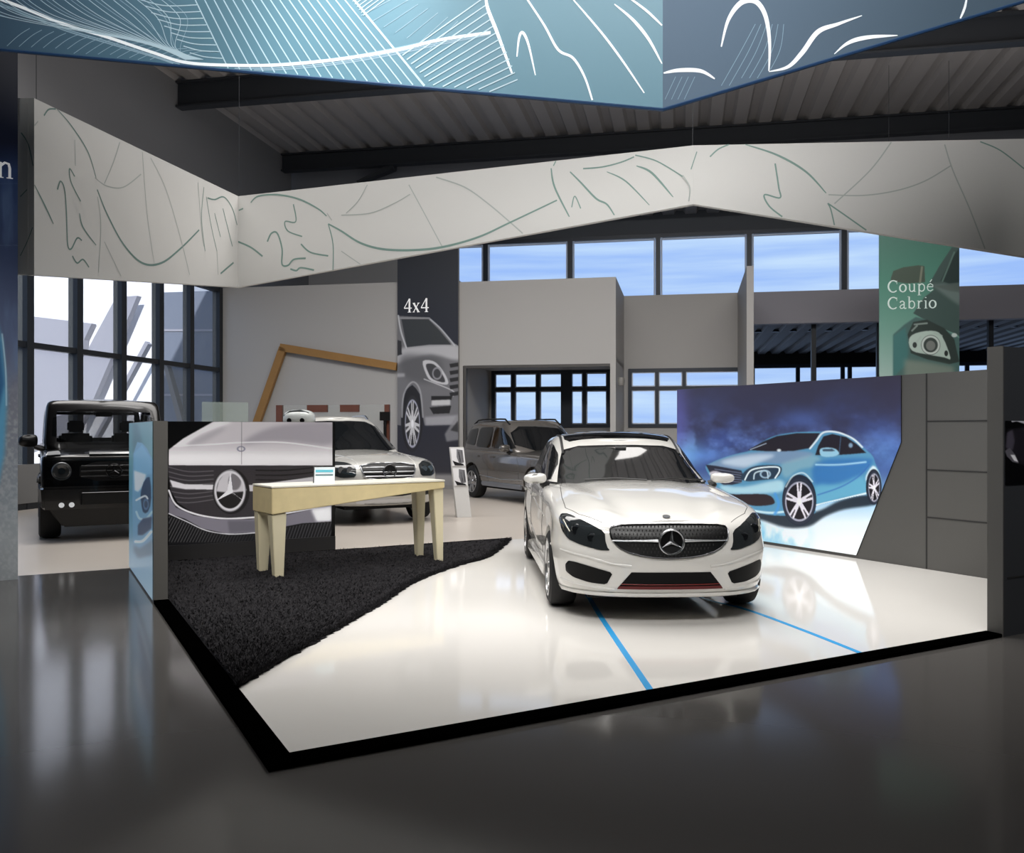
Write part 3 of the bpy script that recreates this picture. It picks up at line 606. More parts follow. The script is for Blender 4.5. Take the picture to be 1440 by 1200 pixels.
# --- 4x4 pylon
A = Art(550, 340, 655, 700, 3, (32, 34, 42)); q = lambda *p: Q(540, 400, 3.75, p)
A.vgrad([(340, (30, 35, 44)), (470, (34, 38, 50)), (560, (36, 38, 50)), (650, (50, 50, 58)), (700, (60, 58, 62))])
b4 = q((60, 165), (240, 175), (300, 230), (370, 310), (400, 330), (400, 740), (215, 745), (205, 700), (190, 580), (150, 530), (110, 560), (90, 700), (90, 745), (60, 740))
A.poly(b4, (112, 112, 116), 1, .4); cb = A.mask(b4)
A.poly(q((60, 360), (130, 330), (395, 320), (395, 400), (250, 370), (120, 400), (60, 420)), (186, 186, 190), .9, 2, 3, cb)
A.poly(q((90, 380), (200, 375), (300, 400), (300, 500), (200, 520), (100, 480)), (84, 84, 88), .7, 4, 3, cb)
A.poly(q((92, 185), (235, 185), (290, 240), (355, 318), (240, 318), (120, 332)), (50, 54, 58), 1, .5); A.line(q((75, 165), (90, 250), (118, 335)), 2.2, (196, 198, 202), .9, 1)
A.line(q((85, 178), (240, 178)), 1.6, (160, 162, 166), .8, 1); A.line(q((245, 185), (300, 235), (372, 322)), 2, (200, 204, 210), .8, 1.4)
A.poly(q((60, 290), (92, 300), (94, 370), (60, 380)), (44, 44, 48), 1, .5)
A.poly(q((205, 405), (260, 405), (300, 440), (335, 500), (330, 530), (250, 510), (220, 470)), (196, 196, 200), 1, .5, 3); A.poly(q((222, 422), (262, 422), (298, 460), (322, 516), (258, 500), (232, 462)), (62, 62, 66), 1, .4, 3)
A.ell(*q((280, 470))[0], 7, 9, (150, 150, 156), .9, 1, ring=2); A.line(q((212, 500), (360, 560), (365, 590)), 1.6, (205, 205, 208), .8, 1)
for k in range(5): A.poly(q((345, 420+k*38), (395, 412+k*38), (395, 432+k*38), (350, 440+k*38)), (28, 28, 30), .9, .4)
A.poly(q((250, 590), (360, 590), (355, 610), (250, 612)), (30, 30, 32), 1, .5); A.poly(q((252, 612), (350, 608), (350, 636), (250, 640)), (196, 196, 198), 1, .7); A.poly(q((240, 650), (355, 640), (345, 680), (260, 684)), (34, 34, 36), 1, .6)
A.poly(q((215, 700), (390, 690), (385, 740), (220, 744)), (168, 168, 174), .8, 1.4); A.poly(q((60, 470), (110, 470), (110, 488), (60, 490)), (180, 180, 184), .7, 1)
A.ell(*q((148, 710))[0], 15, 46, (32, 32, 36)); A.line(q((95, 700), (105, 580), (150, 515), (190, 560), (205, 700)), 2.2, (170, 170, 174), .8, 1.2)
wheel_art(A, *q((150, 735))[0], 10.5, 34, 7, 90, (200, 200, 204), (50, 50, 54), (44, 44, 48))
A.poly(q((320, 790), (390, 680), (396, 820), (330, 830)), (140, 140, 144), .8, 1); A.poly(q((350, 770), (390, 720), (392, 780)), (50, 50, 52), .9, .8)
A.put(np.clip((A.Y-664)/6, 0, 1), (150, 148, 148), .9)
pp = Pl(B(0, TP-.12), WW); pa0, pa1 = pp.a(559), pp.a(644.5)
e4 = empty('banner_pylon', pp.at(pa0, 0)); tag(e4, 'tall dark pylon with the white lettering 4x4 above a grey off-road car picture', 'banner')
mb = MB(); mb.prism([pp.at(pa0, 0), pp.at(pa1, 0), pp.at(pa1, 7.2), pp.at(pa0, 7.2)], NN*.11); under(mb.build('board', mat('board_grey', (140, 138, 136), .6)), e4)
under(printed('picture_print', A, (pp.at(pa0, 7.19, .004), pp.at(pa1, 7.19, .004), pp.at(pa0, .1, .004), pp.at(pa1, .1, .004)), 150, 560, print_mat('banner_print', .4, .05)), e4)
M_let = mat('lettering_white', (245, 245, 245), .5, emis=.25)
under(lettering('4x4', pp, 568, 439.5, 19, M_let, None), e4)
# --- Coupe Cabrio banner
A = Art(1228, 315, 1358, 560, 3, (80, 130, 112)); q = lambda *p: Q(1230, 320, 5.715, p)
A.vgrad([(320, (64, 112, 98)), (400, (78, 136, 118)), (470, (116, 160, 146)), (530, (160, 186, 178)), (560, (160, 186, 178))])
A.poly(q((440, 450), (520, 310), (620, 160), (700, 160), (700, 900), (660, 860), (520, 800), (400, 740), (310, 690), (400, 560), (480, 500)), (64, 84, 80), 1, .6)
A.poly(q((530, 430), (620, 240), (680, 170), (690, 440), (600, 450)), (30, 48, 46), .9, .6); A.line(q((545, 430), (640, 200)), 2.4, (96, 124, 114), .9, .8)
A.poly(q((450, 460), (560, 450), (700, 520), (700, 640), (600, 570)), (112, 128, 124), .8, 2); A.poly(q((470, 470), (680, 445), (690, 520), (600, 510)), (84, 96, 92), .9, 1)
A.poly(q((130, 410), (150, 350), (230, 320), (350, 304), (400, 310), (405, 440), (260, 450), (130, 430)), (70, 84, 72), 1, .6); A.line(q((380, 320), (365, 440)), 3, (130, 134, 116), .9, 1)
A.poly(q((150, 860), (240, 780), (330, 720), (420, 740), (560, 820), (700, 900), (700, 1300), (150, 1300)), (74, 104, 100), 1, .8); A.poly(q((150, 870), (250, 800), (270, 1000), (260, 1100), (150, 1200)), (66, 118, 116), .9, 1.5)
A.poly(q((265, 860), (310, 760), (420, 740), (560, 810), (640, 900), (680, 1080), (600, 1100), (420, 1060), (290, 1010)), (46, 58, 54), 1, .6)
A.poly(q((275, 900), (330, 850), (460, 830), (540, 870), (610, 1050), (560, 1045), (420, 1020), (300, 990)), (178, 196, 186), 1, .6, 3); A.ell(*q((450, 945))[0], 13.5, 14, (60, 70, 66)); A.ell(*q((450, 945))[0], 13, 13.4, (196, 206, 200), 1, .8, ring=3); A.ell(*q((450, 950))[0], 6.5, 7, (120, 124, 120)); A.ell(*q((575, 1012))[0], 2.6, 4, (40, 46, 44))
for a, b in (((320, 780), (420, 770)), ((300, 830), (340, 790)), ((330, 930), (370, 880)), ((480, 850), (540, 870))): A.line(q(a, b), 2.4, (170, 186, 178), .7, 1.2)
A.ell(*q((322, 945))[0], 3, 4, (50, 58, 56)); A.ell(*q((640, 866))[0], 4, 3, (200, 210, 206), .9, 1)
A.poly(q((240, 1060), (420, 1080), (640, 1120), (640, 1300), (240, 1300)), (130, 140, 128), .8, 3)
YC = 19.0; pc = Pl((P(1236, 606, YC).x, YC), WW); ca0, ca1 = pc.a(1236.5), pc.a(1349)
zt2 = 6.4; zb2 = P(1236, 545, YC).z
ec = empty('banner', pc.at(ca0, zb2)); tag(ec, 'green hanging banner with a headlight picture and the words Coupé Cabrio', 'banner')
mb = MB(); mb.prism([pc.at(ca0, zb2), pc.at(ca1, zb2), pc.at(ca1, zt2), pc.at(ca0, zt2)], NN*.05); under(mb.build('board', mat('board_green', (110, 140, 130), .6)), ec)
for a in (ca0+.2, ca1-.2):
    mb = MB(); mb.tube([pc.at(a, zt2)+NN*.025, pc.at(a, 9.4)+NN*.025], .004); under(mb.build('hanging_wire', M_dark), ec)
mb = MB(); mb.prism([pc.at(ca0+.3, 0)+NN*.01, pc.at(ca0+.4, 0)+NN*.01, pc.at(ca0+.4, zb2)+NN*.01, pc.at(ca0+.3, zb2)+NN*.01], NN*.04); 
mb.prism([pc.at(ca1-.4, 0)+NN*.01, pc.at(ca1-.3, 0)+NN*.01, pc.at(ca1-.3, zb2)+NN*.01, pc.at(ca1-.4, zb2)+NN*.01], NN*.04); under(mb.build('support_leg', M_alu), ec)
under(printed('picture_print', A, (pc.at(ca0, zt2-.01, .004), pc.at(ca1, zt2-.01, .004), pc.at(ca0, zb2, .004), pc.at(ca1, zb2, .004)), 190, 420, print_mat('banner_print', .4, .1)), ec)
M_let2 = mat('lettering_pale', (215, 232, 226), .5, emis=.15)
under(lettering('Coupé', pc, 1248, 411.5, 16.5, M_let2, None, wide=1.12), ec); under(lettering('Cabrio', pc, 1248, 435, 16.5, M_let2, None, wide=1.12), ec)
# --- left pylon with the letter n
A = Art(-75, 20, 32, 830, 2, (30, 38, 62))
A.vgrad([(60, (22, 26, 42)), (200, (26, 30, 54)), (240, (52, 72, 118)), (340, (70, 84, 122)), (480, (92, 104, 136)), (560, (128, 130, 142)), (700, (150, 156, 162)), (760, (172, 176, 178)), (830, (160, 164, 166))])
A.put(np.clip((A.noise(14, 60, 5)-.45)*3, 0, 1)*np.clip((A.Y-230)/40, 0, 1)*np.clip((600-A.Y)/80, 0, 1), (110, 136, 176), .6)
A.put(np.clip((A.noise(4, 4, 6)-.4)*3, 0, 1)*np.clip((A.Y-520)/80, 0, 1), (196, 198, 198), .5)
A.poly([(-75, 440), (-10, 430), (4, 480), (10, 560), (6, 640), (-6, 700), (-75, 720)], (96, 170, 208), .95, 2.5); A.poly([(-75, 470), (0, 480), (6, 540), (-6, 600), (-75, 620)], (40, 90, 140), .8, 2)
A.line([(3, 470), (8, 520), (9, 570)], 2, (190, 225, 240), .9, 1.5); A.line([(-75, 345), (26, 345)], .8, (130, 146, 176), .5); A.line([(-75, 260), (26, 258)], .8, (110, 126, 160), .4)
YN = G(25, 815).y; pn = Pl((P(25, 606, YN).x, YN), UU); n0, n1_ = pn.a(-70), 0.0
en = empty('banner_pylon', pn.at(n0, 0)); tag(en, 'tall blue pylon at the left picture edge with the white letter n', 'banner')
mb = MB(); mb.prism([pn.at(n0, 0), pn.at(n1_, 0), pn.at(n1_, 5.6), pn.at(n0, 5.6)], VV*.08); under(mb.build('board', M_anth2), en)
under(printed('picture_print', A, (pn.at(n0, 5.59, .004), pn.at(n1_, 5.59, .004), pn.at(n0, .0, .004), pn.at(n1_, .0, .004)), 120, 800, print_mat('banner_print', .5, .08)), en)
under(lettering('n', pn, -4.5, 249, 33, M_let, None), en)
# --- blue poster on the outside of the left panel
A = Art(182, 585, 226, 850, 5, (90, 150, 160)); q = lambda *p: Q(180, 580, 4.286, p)
A.vgrad([(590, (88, 140, 146)), (640, (100, 158, 168)), (700, (90, 150, 180)), (770, (120, 170, 200)), (800, (170, 205, 230)), (850, (196, 224, 240))])
A.poly(q((30, 60), (60, 70), (90, 200), (60, 300), (30, 240)), (60, 100, 112), .6, 2)
cb2 = q((32, 250), (85, 185), (140, 270), (155, 360), (155, 720), (120, 790), (60, 820), (30, 780)); A.poly(cb2, (116, 170, 206), 1, .5, 2)
A.poly(q((35, 250), (85, 195), (135, 275), (145, 370), (100, 380), (40, 350)), (128, 186, 224), 1, .8); A.poly(q((36, 350), (110, 375), (95, 440), (60, 480), (40, 470)), (228, 240, 248), .95, 1)
A.poly(q((78, 480), (95, 420), (130, 390), (140, 520), (120, 600), (90, 600), (78, 530)), (38, 64, 96), .95, .6, 2); A.line(q((50, 530), (100, 505), (118, 520)), 2.6, (230, 240, 248), .95, .8)
A.ell(*q((108, 555))[0], 4, 8, (90, 130, 170), .9, .8, ring=1.5)
A.line(q((50, 600), (70, 640), (110, 640), (145, 600)), 3, (190, 222, 240), .9, 1.2); A.poly(q((60, 680), (90, 640), (145, 630), (140, 700), (90, 740), (60, 740)), (44, 66, 100), .9, .8); A.line(q((45, 780), (90, 775), (140, 720)), 4, (226, 240, 246), .9, 1.2)
A.poly(q((35, 800), (70, 820), (130, 780), (150, 760), (150, 860), (60, 880), (35, 840)), (60, 96, 126), .6, 2)
po = Pl(L(0, 0), -VV); va, vb = 6.42, 4.26
printed_p = printed('side_poster', A, (po.at(-va, 1.56, .006), po.at(-vb, 1.56, .006), po.at(-va, .02, .006), po.at(-vb, .02, .006)), 150, 320, print_mat('side_print', .3, .25))
tag(printed_p, 'tall narrow blue car poster on the outer side of the left grey panel', 'poster')
# --- black poster on the right corner wall
A = Art(1408, 580, 1560, 700, 3, (5, 5, 6))
A.poly([(1414, 640), (1416, 612), (1424, 604), (1450, 598), (1560, 598), (1560, 660), (1470, 668), (1440, 655)], (30, 28, 34), 1, 2)
A.poly([(1414, 630), (1416, 608), (1424, 604), (1427, 620), (1424, 634)], (76, 72, 84), .9, 1.5); A.line([(1424, 592), (1430, 591), (1440, 594), (1460, 600)], 4, (200, 200, 210), .9, 1.2)
A.poly([(1413, 634), (1420, 630), (1428, 640), (1433, 652), (1424, 650), (1416, 642)], (90, 88, 96), 1, .6); A.poly([(1421, 640), (1427, 640), (1432, 650), (1426, 648)], (236, 236, 240), 1, .5)
pb = Pl(L(5.21, -.0), UU); b0_ = .09-.085; zA, zB = pb.hit(1413, 592).z, pb.hit(1413, 682).z
tag(printed('black_poster', A, (pb.at(.01, zA, .006), pb.at(1.6, zA, .006), pb.at(.01, zB, .006), pb.at(1.6, zB, .006)), 300, 110, print_mat('black_print', .25, .1)), 'black poster with a dark car front at the right picture edge', 'poster')
# ================================================================== HANGING RINGS
def face_frame(pa, pb):                      # plane through two plan points, normal towards the camera
    return Pl((pa.x, pa.y), (pb.x-pa.x, pb.y-pa.y))
def ring(name, tops, bots, thick, m, label, edge=None, tz=None):
    # tops/bots: world points along the ring; a folded ribbon with real thickness
    e = empty(name, (tops[0].x, tops[0].y, bots[0].z)); tag(e, label, 'ceiling banner')
    vs = []; N = len(tops)
    for i in range(N):
        a = tops[max(i-1, 0)]; b = tops[min(i+1, N-1)]; d = (b-a); d.z = 0; d.normalize(); n = Vector((-d.y, d.x, 0))*thick
        vs += [tops[i], bots[i], bots[i]+n, tops[i]+n]
    fs = []
    for i in range(N-1):
        for k in range(4): fs.append((4*i+k, 4*i+(k+1) % 4, 4*i+4+(k+1) % 4, 4*i+4+k))
    fs += [(0, 1, 2, 3), (4*N-1, 4*N-2, 4*N-3, 4*N-4)]
    o = under(mesh('ribbon', vs, fs, m), e)
    return e, o
ZW = 4.8
def Wp(px, py, Y=None, z=None):
    if Y is None: Y = (z-HC)*F/(606-py)
    return P(px, py, Y)
wt = [(27, 138), (48, 138), (335, 276), (975, 204.5), (1450, 195)]; wb = [(27, 385), (48, 387), (335, 404), (975, 287), (1450, 362)]
tops = [Wp(x, y, z=ZW) for x, y in wt]; tops[0] = tops[1]+Vector((-.6, -.42, 0)); 
tops[0] = P(14, 138, 8.86); bots = []
for i, (x, y) in enumerate(wb): bots.append(P(x if i else 14, y, tops[i].y))
# left far end continues behind the pylon; right end continues out of the picture
ext_r = tops[-1]+(tops[-1]-tops[-2])*.9; tops.append(ext_r); bots.append(Vector((ext_r.x, ext_r.y, bots[-1].z-.25)))
bots[0].x, bots[0].y = tops[0].x, tops[0].y
for a, b in zip(tops, bots): b.x = a.x; b.y = a.y
M_ringw = mat('white_ribbon', (204, 203, 200), .55)
rw, rwm = ring('ceiling_ring', tops, bots, .08, M_ringw, 'white folded ribbon hanging under the roof, printed with thin grey green lines')
planes = [face_frame(tops[i], tops[i+1]) for i in range(len(tops)-1)]
def merge(dst, src):
    bm = bmesh.new(); bm.from_mesh(dst.data); k = len(dst.data.materials); dst.data.materials.append(src.data.materials[0]); n = len(bm.faces); bm.from_mesh(src.data); bm.faces.ensure_lookup_table()
    for f in bm.faces[n:]: f.material_index = k
    bm.to_mesh(dst.data); bm.free(); bpy.data.objects.remove(src)
def strokes(parent, plane, lst, m, name='line_print', off=.0015):
    mb = MB()
    for j, (pts, w) in enumerate(lst):
        P3 = [plane.hit(x, y) for x, y in pts]
        P3 = catmull(P3, 7) if len(P3) > 2 else [P3[0], (P3[0]+P3[1])/2, P3[1]]
        n = len(P3); sc = [p.y/F for p in P3]
        ws = [(w*sc[i]) if not isinstance(w, tuple) else ((w[0]+(w[1]-w[0])*math.sin(math.pi*i/(n-1)))*sc[i]) for i in range(n)]
        ribbon(mb, P3, ws, plane.n, off+j*.00002)
    merge(parent, mb.build(name, m))
M_ln = mat('grey_green_line', (118, 146, 138), .5); M_ln2 = mat('dark_green_line', (104, 132, 126), .5); M_ln3 = mat('faint_line', (165, 172, 168), .5)
c3 = lambda ox, oy, lst, k=3.0: [([(ox+x/k, oy+y/k) for x, y in pts], w) for pts, w in lst]
f1 = c3(0, 0, [([(185, 488), (205, 462), (235, 460)], 2), ([(240, 255*0+460), (300, 530), (370, 640), (405, 750)], (1, 2.2)), ([(410, 800), (450, 900), (520, 1030), (600, 1110), (680, 1110), (760, 1050), (840, 970)], (2, 3)),
    ([(145, 780), (190, 870), (225, 945)], (1.4, 2.6)), ([(242, 800), (255, 765), (272, 800), (280, 900), (285, 1030), (300, 1050), (325, 1005), (345, 1015)], 2.2), ([(305, 1080), (325, 1110), (350, 1095), (375, 1128)], 2.2),
    ([(315, 745), (293, 712), (300, 770), (340, 850)], 2), ([(335, 900), (350, 960), (405, 1035)], (1.4, 2.6)), ([(860, 790), (850, 920), (865, 1060)], 1.2), ([(870, 830), (890, 950), (915, 1060)], 1.2),
    ([(875, 835), (905, 842), (945, 832), (980, 880), (1000, 950)], 1.8), ([(905, 900), (930, 1000)], 1.4), ([(940, 880), (980, 1040)], 1.6), ([(930, 1155), (985, 1108)], 2.4)])
f1f = c3(0, 0, [([(400, 750), (450, 785), (520, 790), (595, 735)], 1.6), ([(505, 600), (480, 680), (440, 775)], 1.5), ([(635, 665), (700, 800), (760, 1000), (800, 1160)], 1.3), ([(315, 590), (318, 700)], 1.2), ([(412, 830), (425, 950), (415, 1150)], 1.4), ([(440, 1020), (510, 1165)], 1.2), ([(600, 640), (620, 900), (650, 1110)], 1), ([(835, 770), (850, 970), (860, 1040)], 1.2), ([(915, 1060), (920, 1160)], 1.2), ([(145, 530), (160, 512)], 1.5)])
f0 = c3(0, 0, [([(90, 560), (120, 610), (140, 700)], 1.8), ([(86, 830), (115, 800)], 1.5), ([(86, 1080), (115, 1020), (138, 960)], 1.5)])
f2 = c3(0, 0, [([(1005, 1020), (1060, 1045), (1108, 1082)], 2.4), ([(1058, 855), (1090, 828), (1170, 822), (1260, 840), (1340, 880), (1378, 912)], (1.6, 2.4)), ([(1128, 1020), (1145, 985), (1170, 985), (1190, 1050), (1190, 1115), (1215, 1120), (1240, 1095), (1290, 1090)], 2.4), ([(1225, 1135), (1250, 1142), (1270, 1130), (1325, 1140)], 2.4),
    ([(1238, 862), (1248, 935), (1203, 935), (1215, 975), (1275, 998)], 1.8), ([(1270, 1030), (1310, 1065), (1385, 1080)], 2.2), ([(1008, 888), (1026, 880)], 2), ([(1385, 945), (1405, 1030), (1405, 1140)], 1.6), ([(1385, 945), (1440, 975), (1520, 1025), (1620, 1052), (1760, 1055), (1880, 1040), (2020, 1000), (2150, 940), (2350, 845)], (2, 3.2))])
f2 += c3(480, 0, [([(885, 710), (900, 790), (962, 915)], (1.6, 2.6)), ([(972, 875), (985, 828), (1010, 880)], 1.6), ([(965, 725), (1010, 770), (1075, 838), (1120, 862), (1152, 908)], (1.6, 2.6)), ([(1120, 725), (1200, 765), (1300, 866)], (1, 2)), ([(1245, 700), (1310, 730), (1400, 832)], (1.2, 3)), ([(1020, 712), (1100, 705), (1180, 685), (1235, 662)], 2), ([(1240, 655), (1330, 680), (1440, 745)], 1.8), ([(905, 680), (895, 700)], 1.6)])
f2f = c3(480, 0, [([(400, 748), (520, 790), (620, 860), (720, 945), (765, 985)], 1.8), ([(285, 780), (350, 900), (425, 1040)], 1.4), ([(0, 908), (120, 900), (220, 860), (290, 820)], 1.4), ([(110, 780), (70, 850), (20, 900)], 1.3), ([(0, 1060), (80, 1115)], 1.2), ([(-60, 900), (-40, 930)], 1.2)])
f3 = c3(960, 0, [([(115, 662), (150, 630), (195, 610)], 2), ([(265, 610), (400, 655), (520, 725), (605, 815)], (1.4, 3)), ([(390, 690), (405, 790), (410, 835), (345, 822), (365, 870), (420, 915)], 2.2), ([(612, 858), (625, 885), (640, 950)], 1.8), ([(612, 858), (680, 905), (775, 972)], 2), ([(1255, 598), (1340, 635), (1440, 712)], 1.8), ([(60, 640+0), (35, 715)], 1.4)])
f3f = c3(960, 0, [([(880, 600), (790, 720), (640, 860)], 1.8), ([(615, 822), (760, 825), (900, 805), (1020, 765), (1130, 700)], 1.8), ([(1105, 610), (1140, 720), (1210, 880), (1275, 1050)], 1.8), ([(0, 740), (30, 790), (25, 850)], 1.6)])
def clampf(lst, ys): return lst
strokes(rwm, planes[1], f1, M_ln2); strokes(rwm, planes[1], f1f, M_ln3); strokes(rwm, planes[0], f0, M_ln2); strokes(rwm, planes[2], f2, M_ln); strokes(rwm, planes[2], f2f, M_ln3)
strokes(rwm, planes[3], f3, M_ln); strokes(rwm, planes[3], f3f, M_ln3)
for t in tops[1:5]:
    mb = MB(); mb.tube([t+Vector((0, .04, 0)), Vector((t.x, t.y+.04, 9.9))], .003, n=6); under(mb.build('hanging_wire', M_dark), rw)
# blue ribbon, nearer
bc = P(932, 152, 5.5); bl = P(-160, 53.5, 6.6); br = P(1620, -54, 6.6)
bb = [bl, bc, br]; bt = [Vector((p.x, p.y, 5.9)) for p in bb]
def blend_mat(name, ca, cb, x0, x1):
    m = bpy.data.materials.new(name); m.use_nodes = True; n = m.node_tree; b = n.nodes['Principled BSDF']; b.inputs['Roughness'].default_value = .5
    t = n.nodes.new('ShaderNodeTexCoord'); sx = n.nodes.new('ShaderNodeSeparateXYZ'); mr = n.nodes.new('ShaderNodeMapRange'); mr.inputs[1].default_value = x0; mr.inputs[2].default_value = x1; mr.interpolation_type = 'SMOOTHSTEP'
    mx = n.nodes.new('ShaderNodeMix'); mx.data_type = 'RGBA'; mx.inputs['A'].default_value = (*srgb(*ca), 1); mx.inputs['B'].default_value = (*srgb(*cb), 1)
    n.links.new(t.outputs['Object'], sx.inputs[0]); n.links.new(sx.outputs[0], mr.inputs[0]); n.links.new(mr.outputs[0], mx.inputs['Factor']); n.links.new(mx.outputs['Result'], b.inputs['Base Color']); return m
M_b1 = blend_mat('teal_ribbon', (58, 82, 104), (84, 128, 146), -4.2, -1.2); M_b2 = blend_mat('slate_ribbon', (92, 112, 132), (72, 90, 106), .9, 3.2)
rb = empty('ceiling_ring', (bl.x, bl.y, bl.z)); tag(rb, 'nearest ribbon hanging at the top of the picture, teal and slate blue with white lines', 'ceiling banner')
th_ = .05
mb = MB(); mb.prism([bb[0], bb[1], bt[1], bt[0]], face_frame(bb[0], bb[1]).n*-th_); fA = under(mb.build('teal_face', M_b1), rb)
mb = MB(); mb.prism([bb[1], bb[2], bt[2], bt[1]], face_frame(bb[1], bb[2]).n*-th_); fB = under(mb.build('slate_face', M_b2), rb)
mb = MB(); zz = Vector((0, 0, -.012)); mb.tube([bb[0]+zz, bb[1]+zz, bb[2]+zz], .012, n=6); under(mb.build('hem', mat('navy_hem', (30, 60, 96), .5)), rb)
pA, pB = face_frame(bb[0], bb[1]), face_frame(bb[1], bb[2])
ybot = lambda x: (53.5+(x+160)*(152-53.5)/1092 if x < 932 else 152+(x-932)*(-206/688))-.8
def clip(lst):
    out = []
    for pts, w in lst:
        if len(pts) > 2:
            c = catmull([(x, y, 0) for x, y in pts], 5); pts = [(p[0], p[1]) for p in c]
        seg = []
        for i, (x, y) in enumerate(pts):
            if y <= ybot(x): seg.append((x, y))
            else:
                if seg:
                    xa, ya = seg[-1]; lo, hi = 0, 1
                    for _ in range(20):
                        m = (lo+hi)/2; xx, yy = xa+(x-xa)*m, ya+(y-ya)*m
                        if yy <= ybot(xx): lo = m
                        else: hi = m
                    seg.append((xa+(x-xa)*lo, ya+(y-ya)*lo)); 
                    if len(seg) > 1: out.append((seg, w))
                seg = []
        if len(seg) > 1: out.append((seg, w))
    return out
mixp = lambda a, b, t: (a[0]+(b[0]-a[0])*t, a[1]+(b[1]-a[1])*t)
fine = []; med = []; thick = []; faint = []
for k in range(18):                          # fan of parallel lines between the two boundary lines
    t = k/17; a = mixp((268, -14), (490, -10), t); b = mixp((322, 98), (606, 132), t); fine.append(([a, mixp(a, b, .5), b], 1.7 if k < 17 else 3))
for k in range(9):
    y = 2+k*9; fine.append(([(195+k*9, y-3+k*.4), (232+k*7, y+6), (277+k*4.5, y+5+k*.4)], 1.3))
for k in range(17):                          # curves sweeping in from the left and gathering
    x0 = -60+k*17; fine.append(([(x0, -12), (x0+60-k*1.2, 22+k*.2), (190+k*3.6, 58+k*.6), (262+k*1.5, 84)], .9))
    if k % 2 == 0: faint.append(([(x0+8, -12), (x0+70-k*1.2, 24), (196+k*3.6, 58+k*.6), (262, 85)], .8))
med.append(([(-40, -16), (30, 10), (90, 34), (150, 52), (215, 74), (262, 88), (330, 92), (400, 91), (480, 83), (560, 70), (620, 56), (690, 46)], 4.2))
for d in (-3, 3, 5.5): faint.append(([(-40, -12+d), (30, 13+d), (90, 37+d), (150, 55+d), (215, 76+d*.7), (262, 90+d*.6), (330, 94+d*.7), (400, 92+d), (480, 84+d), (560, 70+d), (620, 57+d), (690, 46+d*.5)], 1.6))
for k in range(16):
    x = 20+k*17; faint.append(([(x-30, 84), (x+4, 52+k*1.4), (x+22, 40+k*2.2)], .9))
for k in range(13):                          # short hatch on the right of the fan
    t = k/12; a = mixp((566, 78), (640, 150), t); b = mixp((682, -4), (728, 112), t); fine.append(([a, mixp(a, b, .55), b], 1.7))
for k in range(7): faint.append(([(508+k*16, 22+k*8), (560+k*14, -6+k*6)], 1.0))
for k in range(6): fine.append(([(496+k*3, 2+k*4), (520+k*8, -14)], 1.2))
thick += [([(683, -8), (686, 12), (700, 48), (720, 103)], (2.5, 5)), ([(727, 80), (730, 54), (735, 46), (743, 62), (753, 106)], (1.5, 4)), ([(738, -6), (765, 35), (785, 70), (806, 82), (822, 108), (833, 141)], (2.4, 3.6)), ([(803, -4), (845, 45), (875, 85), (906, 131)], (1.6, 3.2)), ([(864, 6), (890, 28), (912, 55), (931, 90)], (1.4, 4.4)), ([(886, -2), (910, 16), (931, 36)], (2, 3.4))]
thB = [([(933, 103), (955, 99), (985, 100), (1005, 111)], (2, 6)), ([(1014, 66), (1024, 28), (1042, 4), (1062, 2), (1076, 22), (1082, 60), (1081, 100)], (2, 8)), ([(1081, 101), (1108, 94), (1128, 74), (1150, 45), (1178, 34), (1212, 22)], (1, 7)), ([(1165, 84), (1190, 62), (1218, 53), (1262, 50)], (1, 6)), ([(1350, 26), (1356, 12), (1360, -6)], (2, 4))]
fnB = [([(1010+k*11, 128), (1040+k*11, 75), (1062+k*8, 34)], .9) for k in range(6)]+[([(935+k*9, 140), (950+k*9, 108)], .8) for k in range(6)]
M_wl = mat('white_line', (235, 242, 246), .5, emis=.12); M_wl2 = mat('pale_line', (178, 205, 218), .5); M_wl3 = mat('faint_pale_line', (140, 170, 188), .5)  # white lines get a faint glow of their own to look brighter
strokes(fA, pA, clip(fine), M_wl2); strokes(fA, pA, clip(med), M_wl, off=.002); strokes(fA, pA, clip(faint), M_wl3, off=.001); strokes(fA, pA, clip(thick), M_wl, off=.0025)
strokes(fB, pB, clip(thB), M_wl, off=.002); strokes(fB, pB, clip(fnB), M_wl3)
for t in bt:
    mb = MB(); mb.tube([t, Vector((t.x, t.y, 9.9))], .01, n=6); under(mb.build('hanging_wire', M_dark), rb)
# ================================================================== TABLE AND SMALL THINGS
M_cream = mat('cream_wood', (226, 208, 160), .5, noise=(8, .12)); M_cream2 = mat('pale_cream_leg', (228, 218, 186), .45, noise=(5, .05)); M_ttop = mat('pale_table_top', (242, 238, 226), .3)
tA, tB_, tC, tD = G(385, 817), G(365, 806), G(598, 787), G(619, 793)
tb0 = empty('side_table', (tA.x, tA.y, .02)); tag(tb0, 'cream wooden high table with splayed tapering legs standing on the black carpet', 'table')
ax = (tD-tA).normalized(); ay = Vector((-ax.y, ax.x, 0)); LT = (tD-tA).length; o0 = tA-ax*.035-ay*.04
TBL = lambda a, b, z: o0+ax*a+ay*b+Vector((0, 0, z))
wL, dP = LT+.075, .56
mb = MB(); mb.fbox(TBL, 0, wL, 0, dP, .915, .935); under(mb.build('table_top', M_ttop, bevel=.004), tb0)
mb = MB(); mb.hexa([TBL(.003, .003, .655), TBL(wL-.003, .003, .845), TBL(wL-.003, dP-.003, .845), TBL(.003, dP-.003, .655), TBL(.003, .003, .915), TBL(wL-.003, .003, .915), TBL(wL-.003, dP-.003, .915), TBL(.003, dP-.003, .915)])
under(mb.build('apron', M_cream, bevel=.006), tb0)
